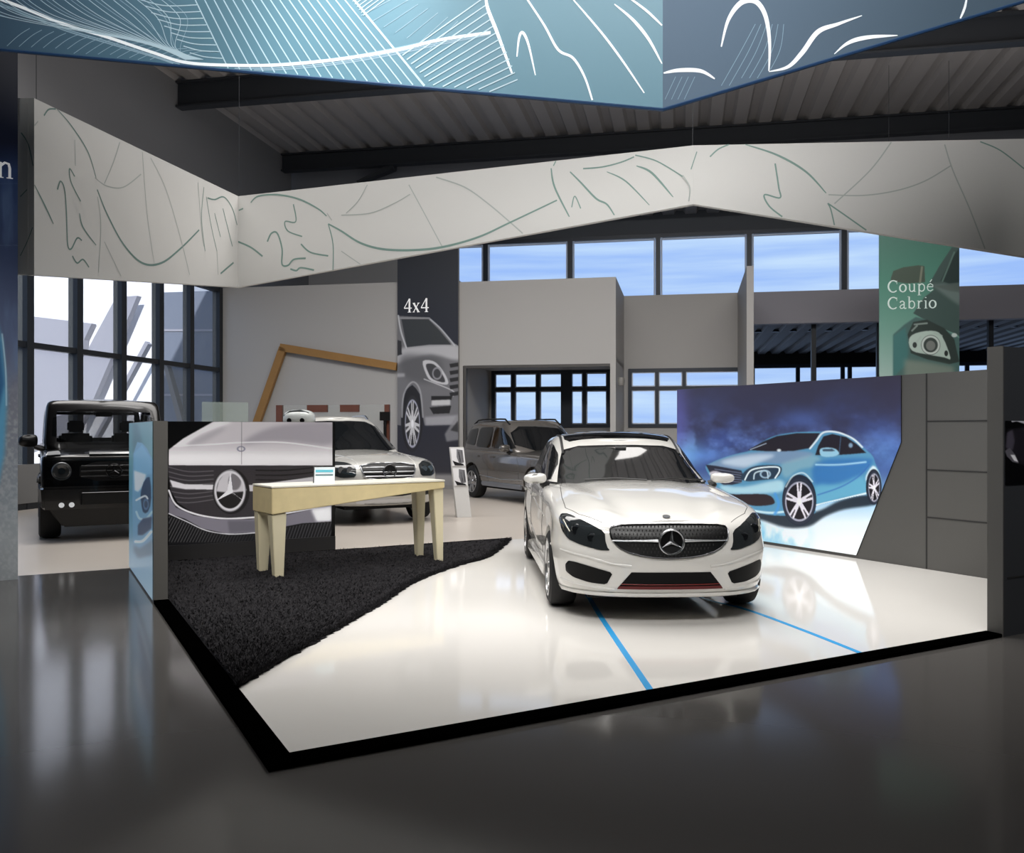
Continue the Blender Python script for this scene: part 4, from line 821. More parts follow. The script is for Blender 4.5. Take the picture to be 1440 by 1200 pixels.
for (a, b, ta) in ((.01, .02, .06), (.01, dP-.02, .06), (wL-.135, .02, .05), (wL-.135, dP-.02, .05)):
    mb = MB(); zt = .66+(a/wL)*.19+.002; sy = 1 if b < .2 else -1
    w0 = .15 if a < 1 else .125; w1_ = .09 if a < 1 else .075; sh = .03 if a < 1 else .05
    mb.hexa([TBL(a+sh, b, .02), TBL(a+sh+w1_, b, .02), TBL(a+sh+w1_, b+sy*.08, .02), TBL(a+sh, b+sy*.08, .02), TBL(a, b, zt), TBL(a+w0, b, zt), TBL(a+w0, b+sy*.13, zt), TBL(a, b+sy*.13, zt)] if sy > 0 else
            [TBL(a+sh, b-.08, .02), TBL(a+sh+w1_, b-.08, .02), TBL(a+sh+w1_, b, .02), TBL(a+sh, b, .02), TBL(a, b-.13, zt), TBL(a+w0, b-.13, zt), TBL(a+w0, b, zt), TBL(a, b, zt)])
    under(mb.build('leg', M_cream2, bevel=.006), tb0)
# card holder on the table
kp = P(455, 677, 9.15); kp.z = .936
kh = empty('card_holder', kp, R(8)); tag(kh, 'small white card with a pale blue stripe in a black holder on the cream table', 'card holder')
def local(mb, name, m, e, **k): o = mb.build(name, m, **k); o.parent = e; return o
hx = .108
mb = MB(); mb.hexa([(-hx, 0, 0), (hx, 0, 0), (hx, .012, 0), (-hx, .012, 0), (-hx, .05, .172), (hx, .05, .172), (hx, .062, .17), (-hx, .062, .17)]); local(mb, 'backing', M_blk, kh)
mb = MB(); mb.hexa([(-hx+.012, -.004, .0), (hx+.006, -.004, .0), (hx+.006, 0, .0), (-hx+.012, 0, .0), (-hx+.012, .042, .162), (hx+.006, .042, .162), (hx+.006, .046, .162), (-hx+.012, .046, .162)]); local(mb, 'card', mat('card_white', (236, 244, 248), .4), kh)
for z0_, z1_, cc in ((.075, .088, (70, 110, 120)), (.11, .135, (90, 200, 220))):
    mb = MB(); f_ = lambda z: -.006+.046*z/.162
    mb.hexa([(-hx+.025, f_(z0_)-.001, z0_), (hx-.012, f_(z0_)-.001, z0_), (hx-.012, f_(z0_)+.003, z0_), (-hx+.025, f_(z0_)+.003, z0_), (-hx+.025, f_(z1_)-.001, z1_), (hx-.012, f_(z1_)-.001, z1_), (hx-.012, f_(z1_)+.003, z1_), (-hx+.025, f_(z1_)+.003, z1_)]); local(mb, 'card_stripe', mat('stripe_%d' % cc[0], cc, .4), kh)
# brochure stand
b0 = G(653, 728); bs = empty('brochure_stand', b0, R(14)); tag(bs, 'slanted white brochure stand with two silver brochures behind the table', 'brochure stand')
M_white = mat('white_lacquer', (205, 204, 202), .35); mb = MB()
top = (-.115, .22, 1.2); hw = .125
mb.hexa([(-hw, 0, 0), (hw, 0, 0), (hw, .16, 0), (-hw, .16, 0), (top[0]-hw, .1, 1.2), (top[0]+hw, .1, 1.2), (top[0]+hw, .14, 1.2), (top[0]-hw, .14, 1.2)]); local(mb, 'board', M_white, bs, bevel=.004)
def bro(zc, n):
    hh = .15; f0_, f1_ = (zc-hh)/1.2, (zc+hh)/1.2; e = [(-hw*.9+top[0]*f0_, .1*f0_-.012, zc-hh), (hw*.9+top[0]*f0_, .1*f0_-.012, zc-hh), (hw*.9+top[0]*f1_, .1*f1_-.03, zc+hh), (-hw*.9+top[0]*f1_, .1*f1_-.03, zc+hh)]
    mb = MB(); mb.prism(e, (0, .012, 0)); o = local(mb, 'brochure', mat('brochure_white', (232, 232, 234), .3), bs)
    q = lambda u, v: Vector(e[0])*(1-u)*(1-v)+Vector(e[1])*u*(1-v)+Vector(e[2])*u*v+Vector(e[3])*(1-u)*v+Vector((0, -.002, 0))
    for pl, c in (([(.45, .95), (.9, .9), (.92, .2), (.55, .12), (.4, .5)], (120, 120, 124)), ([(.05, .3), (.4, .2), (.85, .1), (.9, .02), (.2, .03)], (20, 20, 24)), ([(.55, .8), (.62, .82), (.7, .2), (.6, .2)], (40, 40, 44)), ([(.78, .85), (.84, .84), (.88, .25), (.8, .25)], (60, 60, 64))):
        mb = MB(); mb.prism([q(*p) for p in pl], (0, -.002, 0)); x = mb.build('cover_picture', mat('pic_%d' % c[0], c, .3)); x.parent = o
bro(1.03, 0); bro(.69, 1)
# tilted wooden frame behind the cars
M_wood = mat('golden_wood', (150, 112, 62), .5, noise=(5, .15)); pf = Pl(B(0, TP-.16), WW); Yf = pf.hit(395, 487).y
def bar(pl, p, q_, w, dep, z0=None):
    a, b = pl.hit(*p), pl.hit(*q_); d = (b-a).normalized(); n = d.cross(pl.n)*w/2; return [a-n, b-n, b+n, a+n], pl.n*-dep
tf = empty('wooden_frame', pf.hit(360, 592)); tag(tf, 'tilted golden wooden frame leaning up in front of the grey back wall', 'frame')
wd = 10.5*Yf/F; q0 = pf.hit(397, 489); q1 = pf.hit(552, 514.7); foot = pf.hit(360, 594); dd = (q0-foot); foot = q0-dd*(q0.z/dd.z)
dn = (q0-foot).normalized(); nn_ = dn.cross(pf.n)*wd/2; mb = MB(); mb.prism([foot-nn_, q0-nn_, q0+nn_, foot+nn_], pf.n*-.12); under(mb.build('upright', M_wood), tf)
d2 = (q1-q0).normalized(); q2 = pf.hit(557, 515.6); n2_ = d2.cross(pf.n)*wd/2; mb = MB(); mb.prism([q0-n2_-d2*.08, q2-n2_, q2+n2_, q0+n2_-d2*.08], pf.n*-.12); under(mb.build('top_rail', M_wood), tf)
# reddish wooden cabinet frame with glass
Yk = 19.5; pk = Pl((P(388, 606, Yk).x, Yk), WW); ka = lambda x: pk.a(x); M_red = mat('reddish_wood', (96, 58, 46), .5, noise=(6, .15))
kb = empty('glass_partition', pk.at(ka(388), 0)); tag(kb, 'reddish brown wooden screen frame with glass behind the silver off-road car', 'screen')
zk = pk.hit(388, 570).z; zk2 = pk.hit(388, 580).z
for x0_, x1_ in ((388, 396.5), (540.5, 547)):
    mb = MB(); mb.prism([pk.at(ka(x0_), 0), pk.at(ka(x1_), 0), pk.at(ka(x1_), zk), pk.at(ka(x0_), zk)], NN*.08); under(mb.build('post', M_red), kb)
for x0_, x1_ in ((431.5, 460), (478, 504.5)):
    mb = MB(); mb.prism([pk.at(ka(x0_), zk2), pk.at(ka(x1_), zk2), pk.at(ka(x1_), zk), pk.at(ka(x0_), zk)], NN*.06); under(mb.build('board', M_red), kb)
M_gg = mat('green_glass', (176, 190, 182), .08, alpha=.3)
M_gg0 = mat('grey_glass', (170, 176, 172), .08, alpha=.16)
mb = MB(); mb.prism([pk.at(ka(396.5), 0, -.03), pk.at(ka(540.5), 0, -.03), pk.at(ka(540.5), zk, -.03), pk.at(ka(396.5), zk, -.03)], NN*.02); under(mb.build('glass', M_gg0), kb)
mb = MB(); mb.box(-.11, .11, 0, .08, 0, .19); bx_ = mb.build('black_box', M_blk); bx_.location = pk.at(ka(543), 1.70, .09); 
mb = MB(); mb.box(-.03, .03, .0, .06, 0, 1.70); bx2 = mb.build('stand_post', M_blk); bx2.parent = bx_; bx2.location = (0, .01, -1.70); tag(bx_, 'small black box on a post beside the right end of the reddish screen', 'display')
# pale glass screen
Yg = 15.5; pg2 = Pl((P(270, 606, Yg).x, Yg), UU); z_ = pg2.hit(330, 566).z
gl = empty('glass_screen', pg2.at(pg2.a(272), 0)); tag(gl, 'pale green glass screen standing behind the grille picture wall', 'screen')
mb = MB(); mb.prism([pg2.at(pg2.a(284), .04), pg2.at(pg2.a(349), .04), pg2.at(pg2.a(349), z_), pg2.at(pg2.a(284), z_)], VV*.02); under(mb.build('glass', M_gg), gl)
mb = MB(); mb.prism([pg2.at(pg2.a(284), 0, .06), pg2.at(pg2.a(349), 0, .06), pg2.at(pg2.a(349), .05, .06), pg2.at(pg2.a(284), .05, .06)], VV*.14); under(mb.build('foot', M_alu), gl)
# white moulded object on a stand behind the grille wall
wm = empty('display_object', (P(421, 606, 13.0).x, 13.0, 0)); tag(wm, 'white rounded display object with dark spots peeking over the grille picture wall', 'sculpture')
bm = bmesh.new(); bmesh.ops.create_uvsphere(bm, u_segments=24, v_segments=14, radius=1)
for v in bm.verts: 
    x, y, z = v.co; v.co = (math.copysign(abs(x)**.7, x)*.23, math.copysign(abs(y)**.8, y)*.2, math.copysign(abs(z)**.75, z)*.14+1.655)
me = bpy.data.meshes.new('shell'); bm.to_mesh(me); bm.free(); x = link('shell', me, mat('shell_white', (205, 210, 208), .2, coat=.5), wm, True)
for a in (-.1, .09):
    mb = MB(); mb.lathe([(-.02, .001), (-.02, .035), (.01, .03), (.01, .001)], 'y', 16, (a, -.19, 1.63)); y = mb.build('dark_spot', M_blk); y.parent = x
mb = MB(); mb.tube([(-.2, -.12, 1.7), (-.1, -.15, 1.765), (.05, -.15, 1.78), (.17, -.12, 1.74)], .012); y = mb.build('trim_line', mat('spot_grey', (90, 96, 98), .4)); y.parent = x
mb = MB(); mb.lathe([(0, .001), (0, .2), (.03, .2), (.05, .04), (1.53, .04), (1.53, .001)], 'z', 20); y = mb.build('stand', M_alu, smooth=40); y.parent = wm
# ================================================================== CARS  (local frame: nose towards -y, front axle at y = 0, ground z = 0)
def curve(tab):
    xs_ = [a for a, _ in tab]; ys_ = [b for _, b in tab]; n = len(tab)
    m = []
    for i in range(n):
        if i == 0: m.append((ys_[1]-ys_[0])/(xs_[1]-xs_[0]))
        elif i == n-1: m.append((ys_[-1]-ys_[-2])/(xs_[-1]-xs_[-2]))
        else:
            a = (ys_[i]-ys_[i-1])/(xs_[i]-xs_[i-1]); b = (ys_[i+1]-ys_[i])/(xs_[i+1]-xs_[i]); m.append(0 if a*b <= 0 else 2*a*b/(a+b))
    def f(x):
        if x <= xs_[0]: return ys_[0]
        if x >= xs_[-1]: return ys_[-1]
        i = max(k for k in range(n) if xs_[k] <= x); i = min(i, n-2); h = xs_[i+1]-xs_[i]; t = (x-xs_[i])/h
        return (2*t**3-3*t*t+1)*ys_[i]+(t**3-2*t*t+t)*h*m[i]+(-2*t**3+3*t*t)*ys_[i+1]+(t**3-t*t)*h*m[i+1]
    return f
def half(yf, yr, Wd, Lf, nf, Lr, nr, Nf=15, Nm=26, Nr=11):
    o = []
    for i in range(Nf):
        a = math.pi/2*i/Nf; o.append((Wd*math.sin(a)**(2/nf), yf+Lf-Lf*math.cos(a)**(2/nf)))
    for i in range(Nm+1): t = i/Nm; o.append((Wd, yf+Lf+(yr-Lr-yf-Lf)*t))
    for i in range(1, Nr+1):
        a = math.pi/2*(1-i/Nr); o.append((Wd*max(math.sin(a), 0)**(2/nr), yr-Lr+Lr*math.cos(a)**(2/nr)))
    o[0] = (0, yf); o[-1] = (0, yr); return o
def shell(levels, zb, zs, crown, Lf, nf, Lr, nr, extra=None, waist=None, M=12):
    # levels: (fraction of height, half width, front y, rear y); closed skin with a crowned top
    vs = []; fs = []; rings = []
    for (f, Wd, yf, yr) in levels:
        hf = half(yf, yr, Wd, Lf, nf, Lr, nr); n = len(hf); r = []
        for (x, y) in hf:
            xx = x*(waist(y) if waist else 1); r.append(len(vs)); vs.append((xx, y, zb(y)+f*(zs(y)-zb(y))))
        l = [r[0]]
        for i in range(1, n-1): l.append(len(vs)); a = vs[r[i]]; vs.append((-a[0], a[1], a[2]))
        l.append(r[-1]); rings.append((r, l))
    n = len(rings[0][0])
    for (r0, l0), (r1, l1) in zip(rings[:-1], rings[1:]):
        for i in range(n-1): fs.append((r0[i], r0[i+1], r1[i+1], r1[i])); fs.append((l0[i+1], l0[i], l1[i], l1[i+1]))
    def cap(r, l, top):
        rows = []
        for i in range(n):
            if i in (0, n-1): rows.append([r[i]]); continue
            a = vs[r[i]]; row = [r[i]]
            for k in range(1, M):
                u = 1-2*k/M; x = a[0]*u; z = a[2]
                if top: z += crown(a[1])*(1-abs(u)**2.4)+(extra(x, a[1])*(1-abs(u)**6) if extra else 0)
                row.append(len(vs)); vs.append((x, a[1], z))
            row.append(l[i]); rows.append(row)
        for i in range(n-1):
            A_, B_ = rows[i], rows[i+1]
            if len(A_) == 1:
                for k in range(M): fs.append((A_[0], B_[k], B_[k+1]))
            elif len(B_) == 1:
                for k in range(M): fs.append((A_[k], B_[0], A_[k+1]))
            else:
                for k in range(M): fs.append((A_[k], B_[k], B_[k+1], A_[k+1]))
    cap(*rings[-1], True); cap(*rings[0], False)
    return vs, fs
class Car:
    def __init__(s, name, loc, yaw, label, cat='car'):
        s.e = empty(name, (loc[0], loc[1], loc[2] if len(loc) > 2 else 0), R(yaw)); tag(s.e, label, cat)
    def skin(s, name, vf, m, arches=(), sub=1, arch_w=(.55, 1.2)):
        o = mesh(name, vf[0], vf[1], m); bm = bmesh.new(); bm.from_mesh(o.data)
        bmesh.ops.remove_doubles(bm, verts=bm.verts, dist=1e-5); bmesh.ops.recalc_face_normals(bm, faces=bm.faces); bm.to_mesh(o.data); bm.free()
        if sub:
            q = o.modifiers.new('s', 'SUBSURF'); q.levels = sub; q.render_levels = sub
        cut = []
        dg = bpy.context.evaluated_depsgraph_get(); full = bpy.data.meshes.new_from_object(o.evaluated_get(dg)); 
        bmf = bmesh.new(); bmf.from_mesh(full); tree = BVHTree.FromBMesh(bmf); bmf.free()
        for (y, z, r) in arches:
            c = MB(); pr_ = []
            for sgn in (-1, 1):
                xa, xb = sgn*arch_w[0], sgn*arch_w[1]; n = 40
                ring_ = [(y+r*math.cos(2*math.pi*k/n), z+r*math.sin(2*math.pi*k/n)) for k in range(n)]
                c.add([(xa, a, b) for a, b in ring_]+[(xb, a, b) for a, b in ring_], [tuple(range(n))[::-1], tuple(range(n, 2*n))]+[(k, (k+1) % n, n+(k+1) % n, n+k) for k in range(n)])
            co = c.build('cut'); cut.append(co); b = o.modifiers.new('b', 'BOOLEAN'); b.object = co; b.operation = 'DIFFERENCE'; b.solver = 'EXACT'
        dg = bpy.context.evaluated_depsgraph_get(); dg.update(); me = bpy.data.meshes.new_from_object(o.evaluated_get(dg)); o.modifiers.clear(); o.data = me
        for c in cut: bpy.data.objects.remove(c)
        o.parent = s.e; smart(o, 38); return o, tree
    def proj(s, tree, p, ax, off):
        if ax == 'f': o, d, q = Vector((p[0], -6, p[1])), Vector((0, 1, 0)), None
        elif ax == 'b': o, d = Vector((p[0], 9, p[1])), Vector((0, -1, 0))
        elif ax == 'r': o, d = Vector((4, p[0], p[1])), Vector((-1, 0, 0))
        elif ax == 'l': o, d = Vector((-4, p[0], p[1])), Vector((1, 0, 0))
        else: o, d = Vector((p[0], p[1], 5)), Vector((0, 0, -1))
        h = tree.ray_cast(o, d)
        if h[0] is None: return None
        return h[0]+(h[1] if h[1].dot(d) < 0 else -h[1])*off
    def decal(s, name, tree, out, ax, m, off=.006, rnd=2, h=.04, parent=None, skirt=.02, q=.25):
        if rnd: out = chaikin(out, rnd, q)
        to3 = (lambda p: Vector((p[0], 0, p[1]))) if ax in 'fb' else ((lambda p: Vector((0, p[0], p[1]))) if ax in 'rl' else (lambda p: Vector((p[0], p[1], 0))))
        bm = bmesh.new(); vv = [bm.verts.new(to3(p)) for p in out]; bm.faces.new(vv); bmesh.ops.triangulate(bm, faces=bm.faces)
        for _ in range(6):
            ed = [e for e in bm.edges if e.calc_length() > h]
            if not ed: break
            bmesh.ops.subdivide_edges(bm, edges=ed, cuts=1); bmesh.ops.triangulate(bm, faces=bm.faces)
            bmesh.ops.beautify_fill(bm, faces=bm.faces, edges=[e for e in bm.edges if not e.is_boundary])
        miss = []; 
        for v in bm.verts:
            p2 = (v.co.x, v.co.z) if ax in 'fb' else ((v.co.y, v.co.z) if ax in 'rl' else (v.co.x, v.co.y))
            q = s.proj(tree, p2, ax, off)
            if q is None: miss.append(v)
            else: v.co = q; v.tag = True
        for _ in range(8):
            for v in list(miss):
                nb = [e.other_vert(v) for e in v.link_edges if e.other_vert(v).tag]
                if nb:
                    a = sum((w.co for w in nb), Vector())/len(nb); c = v.co.copy()
                    if ax in 'fb': c.y = a.y
                    elif ax in 'rl': c.x = a.x
                    else: c.z = a.z
                    v.co = c; v.tag = True; miss.remove(v)
        d = {'f': Vector((0, 1, 0)), 'b': Vector((0, -1, 0)), 'r': Vector((-1, 0, 0)), 'l': Vector((1, 0, 0)), 't': Vector((0, 0, -1))}[ax]
        if skirt:
            r = bmesh.ops.extrude_edge_only(bm, edges=[e for e in bm.edges if e.is_boundary])
            for v in [g for g in r['geom'] if isinstance(g, bmesh.types.BMVert)]: v.co += d*skirt
        for f in bm.faces: f.smooth = True
        bmesh.ops.recalc_face_normals(bm, faces=bm.faces)
        f0 = max(bm.faces, key=lambda f: abs(f.normal.dot(d)))
        if f0.normal.dot(d) > 0: bmesh.ops.reverse_faces(bm, faces=bm.faces)
        me = bpy.data.meshes.new(name); bm.to_mesh(me); bm.free(); o = link(name, me, m, parent or s.e); return smart(o, 50)
    def rim(s, name, tree, out, ax, m, r=.008, off=.006, rnd=2, closed=True, parent=None):
        if rnd and closed: out = chaikin(out, rnd)
        pts = []
        n = len(out)
        for i in range(n if closed else n-1):
            a, b = Vector(out[i]), Vector(out[(i+1) % n]); k = max(1, int((b-a).length/.04))
            for j in range(k): pts.append(a+(b-a)*j/k)
        if not closed: pts.append(Vector(out[-1]))
        P3 = [s.proj(tree, p, ax, off) for p in pts]; P3 = [p for p in P3 if p]
        mb = MB(); mb.tube(P3, r, closed, 6); o = mb.build(name, m, smooth=60); o.parent = parent or s.e; return o
    def add(s, mb, name, m, parent=None, smooth=35, bevel=0):
        o = mb.build(name, m, smooth=smooth, bevel=bevel); o.parent = parent or s.e; return o
    def wheels(s, spots, r, w, rr, mt, mr, nsp=5, twin=False, blk=None):
        # spots: (x centre, y)
        proto = None
        for (x, y) in spots:
            sg = 1 if x > 0 else -1
            mb = MB(); h = w/2
            mb.lathe([(-h, rr), (-h, r-.04), (-h+.015, r-.014), (-h+.05, r-.002), (0, r), (h-.05, r-.002), (h-.015, r-.014), (h+.004, r-.05), (h, rr+.012), (h-.02, rr), (-h+.02, rr-.005)], 'x', 48)
            ty = s.add(mb, 'wheel', mt); ty.location = (x, y, r); ty.rotation_euler = (0, 0, 0 if sg > 0 else math.pi)
            mb = MB(); mb.lathe([(h-.012, rr+.012), (h+.002, rr+.006), (h+.002, rr-.012), (h-.02, rr-.02), (-h+.02, rr-.03), (-h+.02, rr), (h-.02, rr)], 'x', 48)
            mb.lathe([(h-.05, .001), (h-.05, .05), (h-.02, .06), (h-.005, .05), (h+.0, .001)], 'x', 20)
            for k in range(nsp):
                for dlt in ((-.13, .13) if twin else (0,)):
                    a = 2*math.pi*k/nsp+dlt+math.pi/2; ca, sa = math.cos(a), math.sin(a); wi, wo = (.028, .02) if twin else (.05, .032)
                    pt = lambda r_, b_, xx: (xx, r_*ca-b_*sa, r_*sa+b_*ca)
                    mb.hexa([pt(.04, -wi, h-.06), pt(.04, wi, h-.06), pt(.04, wi, h-.018), pt(.04, -wi, h-.018), pt(rr-.008, -wo, h-.06), pt(rr-.008, wo, h-.06), pt(rr-.008, wo, h-.006), pt(rr-.008, -wo, h-.006)])
            rm = s.add(mb, 'wheel_rim', mr, ty)
            mb = MB(); mb.lathe([(h-.12, .001), (h-.12, rr-.06), (h-.1, rr-.06), (h-.1, .001)], 'x', 28); s.add(mb, 'brake_disc', mat('brake_grey', (96, 94, 92), .35, .8), ty)
            mb = MB(); mb.lathe([(-h+.03, .001), (-h+.03, rr-.02), (-h+.04, rr-.02), (-h+.04, .001)], 'x', 20); s.add(mb, 'wheel_backing', M_blk, ty)
    def star(s, c, r, m, depth=.018, tube=.007, name='star_emblem', parent=None):
        mb = MB(); n = 36; mb.tube([(c[0]+r*math.cos(2*math.pi*k/n), c[1], c[2]+r*math.sin(2*math.pi*k/n)) for k in range(n)], tube, True, 8)
        for a in (90, 210, 330):
            a = R(a); d = Vector((math.cos(a), 0, math.sin(a))); q = Vector((-d.z, 0, d.x)); C = Vector(c); w = r*.17
            mb.add([C+q*w-d*w*.3, C-q*w-d*w*.3, C+d*r*.98, C+Vector((0, -depth*.6, 0)), C+q*w+Vector((0, .01, 0)), C-q*w+Vector((0, .01, 0)), C+d*r*.98+Vector((0, .006, 0))], [(0, 3, 2), (3, 1, 2), (0, 1, 3), (0, 2, 6, 4), (1, 5, 6, 2), (4, 6, 5), (0, 4, 5, 1)])
        return s.add(mb, name, m, parent, 30)
    def mirror(s, x, y, z, mp_, mk, size=(.12, .075, .075), base=None):
        sg = 1 if x > 0 else -1
        bm = bmesh.new(); bmesh.ops.create_uvsphere(bm, u_segments=20, v_segments=12, radius=1)
        for v in bm.verts: a, b, c = v.co; v.co = (math.copysign(abs(a)**.6, a)*size[0]+x, math.copysign(abs(b)**.75, b)*size[1]+y+(.03 if a*sg < 0 else .0), math.copysign(abs(c)**.65, c)*size[2]*(.85+.15*a*sg*-1)+z)
        me = bpy.data.meshes.new('mirror'); bm.to_mesh(me); bm.free(); o = link('mirror', me, mp_, s.e, True)
        mb = MB(); xi = (abs(base) if base else abs(x)-size[0]-.08)*sg; mb.tube([(x-sg*size[0]*.6, y+.02, z-size[2]*.75), (xi, y+.04, z-size[2]*1.25)], [.035, .05], n=8); s.add(mb, 'mirror_arm', mk, o)
        mb = MB(); mb.lathe([(0, .001), (0, size[2]*.8), (.008, size[2]*.8), (.008, .001)], 'y', 16); 
        vs = [(v[0]*size[0]/size[2]*.95, v[1], v[2]) for v in mb.v]; mb.v = vs; g_ = s.add(mb, 'mirror_glass', M_chrome, o); g_.location = (x, y+size[1]+.0, z)
M_tyre = mat('tyre_rubber', (24, 24, 25), .7, bump=(60, .2)); M_wglass = mat('dark_car_glass', (17, 19, 21), .03, spec=.6, coat=.5); M_rim = mat('alloy_silver', (190, 190, 190), .25, .9)
M_under = mat('underbody_black', (9, 9, 10), .7); M_trim = mat('black_plastic', (16, 16, 17), .45); M_lampd = mat('smoked_lamp_glass', (38, 42, 44), .04, coat=1.0); M_lampi = mat('lamp_reflector', (130, 134, 136), .18, 1.0)
M_pw = mat('pearl_white_paint', (216, 214, 209), .2, 0, 1.0); M_gap = mat('panel_gap', (70, 68, 66), .6)
mir = lambda pts: [(-x, y) for x, y in pts]
# ------------------------------------------------------------------ white hatchback
def hatchback():
    c = Car('hatchback', (1.165, 7.43, .02), 2.3, 'white hatchback with a black star grille standing on the white stage, nose to the viewer')
    zb = curve([(-.85, .20), (-.5, .19), (.5, .2), (2.3, .2), (3.45, .26)])
    zs = curve([(-.86, .725), (-.7, .765), (-.45, .812), (-.1, .86), (.4, .905), (.9, .935), (1.6, .95), (2.5, .98), (3.2, 1.0), (3.45, .98)])
    cr = curve([(-.9, .0), (-.72, .012), (-.55, .035), (-.2, .062), (.3, .075), (.8, .068), (1.4, .02), (3.5, .02)])
    def ridge(x, y):
        t = min(max((y+.75)/1.4, 0), 1); xr = .40+.26*t
        g = .024*math.exp(-((abs(x)-xr)/.04)**2)-.012*math.exp(-((abs(x)-xr+.14)/.08)**2)
        return g*min(1, max(0, (y+.78)/.2))*min(1, max(0, (1.1-y)/.3))
    lv = [(0, .775, -.74, 3.36), (.03, .815, -.80, 3.40), (.13, .84, -.835, 3.43), (.28, .852, -.835, 3.45), (.45, .860, -.85, 3.46), (.58, .866, -.862, 3.46), (.68, .852, -.84, 3.45), (.80, .850, -.83, 3.42), (.90, .846, -.81, 3.4), (.965, .828, -.775, 3.37), (1, .785, -.715, 3.32)]
    wide = curve([(-.9, 1.0), (.2, 1.0), (1.0, 1.02), (1.9, 1.025), (2.7, 1.055), (3.1, 1.04), (3.5, 1.0)])
    body, tr = c.skin('body', shell(lv, zb, zs, cr, .70, 2.75, .45, 3.2, ridge, wide, 20), M_pw, [(0, .30, .365), (2.70, .30, .365)], 1, (.6, 1.3))
    zb2 = lambda y: .90
    zs2 = curve([(1.3, 1.325), (1.6, 1.365), (2.0, 1.405), (2.5, 1.395), (3.0, 1.32), (3.3, 1.25)])
    lg = [(0, .80, .56, 3.36), (.12, .79, .70, 3.36), (.3, .77, .87, 3.34), (.5, .74, 1.05, 3.28), (.7, .70, 1.22, 3.2), (.86, .665, 1.36, 3.12), (.95, .635, 1.45, 3.06), (1, .595, 1.53, 3.0)]
    cab, tc_ = c.skin('cabin', shell(lg, zb2, zs2, curve([(1.3, .0), (1.5, .012), (1.9, .045), (2.6, .045), (3.1, .02)]), .62, 2.6, .4, 3, None, None, 12), M_pw, [], 1)
    ws = c.decal('windscreen', tc_, [(-.70, .93), (.70, .93), (.69, .98), (.635, 1.15), (.575, 1.298), (.0, 1.318), (-.575, 1.298), (-.635, 1.15), (-.69, .98)], 'f', M_wglass, .005, 1, .05)
    mb = MB(); mb.box(-.055, .055, -.02, .0, -.012, .012); q = c.add(mb, 'sensor_housing', mat('sensor_grey', (150, 150, 150), .4), ws); pp_ = c.proj(tc_, (-.02, 1.285), 'f', .012); q.location = pp_
    for sg, ax in ((-1, 'l'), (1, 'r')):
        w = c.decal('side_window', tc_, [(1.10, .975), (1.30, 1.11), (1.52, 1.225), (1.76, 1.305), (1.98, 1.335), (1.98, .985)], ax, M_wglass, .005, 1, .06, q=.12)
        w = c.decal('side_window', tc_, [(2.06, .99), (2.06, 1.345), (2.4, 1.335), (2.75, 1.26), (2.98, 1.13), (2.9, 1.03)], ax, M_wglass, .005, 1, .06, q=.12)
        c.rim('window_trim', tc_, [(.9, .955), (1.5, .97), (2.2, .985), (2.95, 1.02)], ax, M_trim, .009, .006, 0, False)
        # door joints and handles, sill, shoulder crease
        for pts in ([(.62, .36), (.6, .6), (.68, .86), (.72, .92)], [(1.98, .3), (2.0, .6), (1.98, .95)], [(.62, .36), (1.4, .3), (1.98, .3), (2.36, .32)], [(2.36, .32), (2.6, .74), (2.9, .96)]): c.rim('door_joint', tr, pts, ax, M_gap, .004, -.001, 0, False, body)
        for y in (1.78, 2.62):
            mb = MB(); mb.box(-.014, .014, -.09, .09, -.014, .014); p = c.proj(tr, (y, .80), ax, .012); q = c.add(mb, 'door_handle', M_pw, bevel=.005); q.location = p
        c.rim('side_crease', tr, [(.5, .70), (1.2, .74), (2.2, .80), (3.0, .86)], ax, M_pw, .010, -.003, 0, False, body)
        c.rim('side_crease', tr, [(.45, .34), (1.2, .37), (1.9, .44), (2.25, .50)], ax, M_pw, .011, -.003, 0, False, body)
        mb = MB(); mb.hexa([(sg*.80, .42, .16), (sg*.875, .42, .17), (sg*.905, 2.3, .17), (sg*.80, 2.3, .16), (sg*.80, .42, .27), (sg*.865, .42, .265), (sg*.895, 2.3, .265), (sg*.80, 2.3, .27)]); c.add(mb, 'side_skirt', M_pw, bevel=.012)
        c.mirror(sg*.905, .98, 1.005, M_pw, M_trim, (.11, .065, .056), .79)
    c.decal('roof_glass', tc_, [(-.55, 1.64), (0, 1.585), (.55, 1.64), (.535, 2.9), (-.535, 2.9)], 't', mat('black_roof_glass', (14, 14, 15), .05, coat=1), .006, 1, .08, q=.08)
    for sg in (-1, 1): c.rim('roof_strip', tc_, [(sg*.59, 1.45), (sg*.58, 1.8), (sg*.565, 2.4), (sg*.53, 2.95)], 't', M_trim, .014, .0, 0, False)
    mb = MB()
    for a in (-1, 1): mb.tube([(.12+a*.02, .62, .962+.045), (.12+a*.3, .70, .99+.03), (.1+a*.55, .79, 1.0)], .008, n=6)
    c.add(mb, 'wiper', M_trim)
    # front end
    go = [(-.455, .70), (-.43, .735), (-.2, .742), (0, .744), (.2, .742), (.43, .735), (.455, .70), (.44, .63), (.36, .555), (.2, .512), (0, .50), (-.2, .512), (-.36, .555), (-.44, .63)]
    gr_ = c.decal('grille', tr, go, 'f', mat('grille_black', (13, 13, 14), .4), .005, 1, .04)
    c.rim('grille_frame', tr, go, 'f', mat('dark_chrome', (70, 70, 72), .2, .9), .007, .006, 1, True, gr_)
    mb = MB(); M_gd = mat('grille_stud', (44, 44, 44), .4, .4)
    inside = lambda x, z: abs(x) < .44 and z < .735 and z > .50+.15*(abs(x)/.44)**2.2+.012
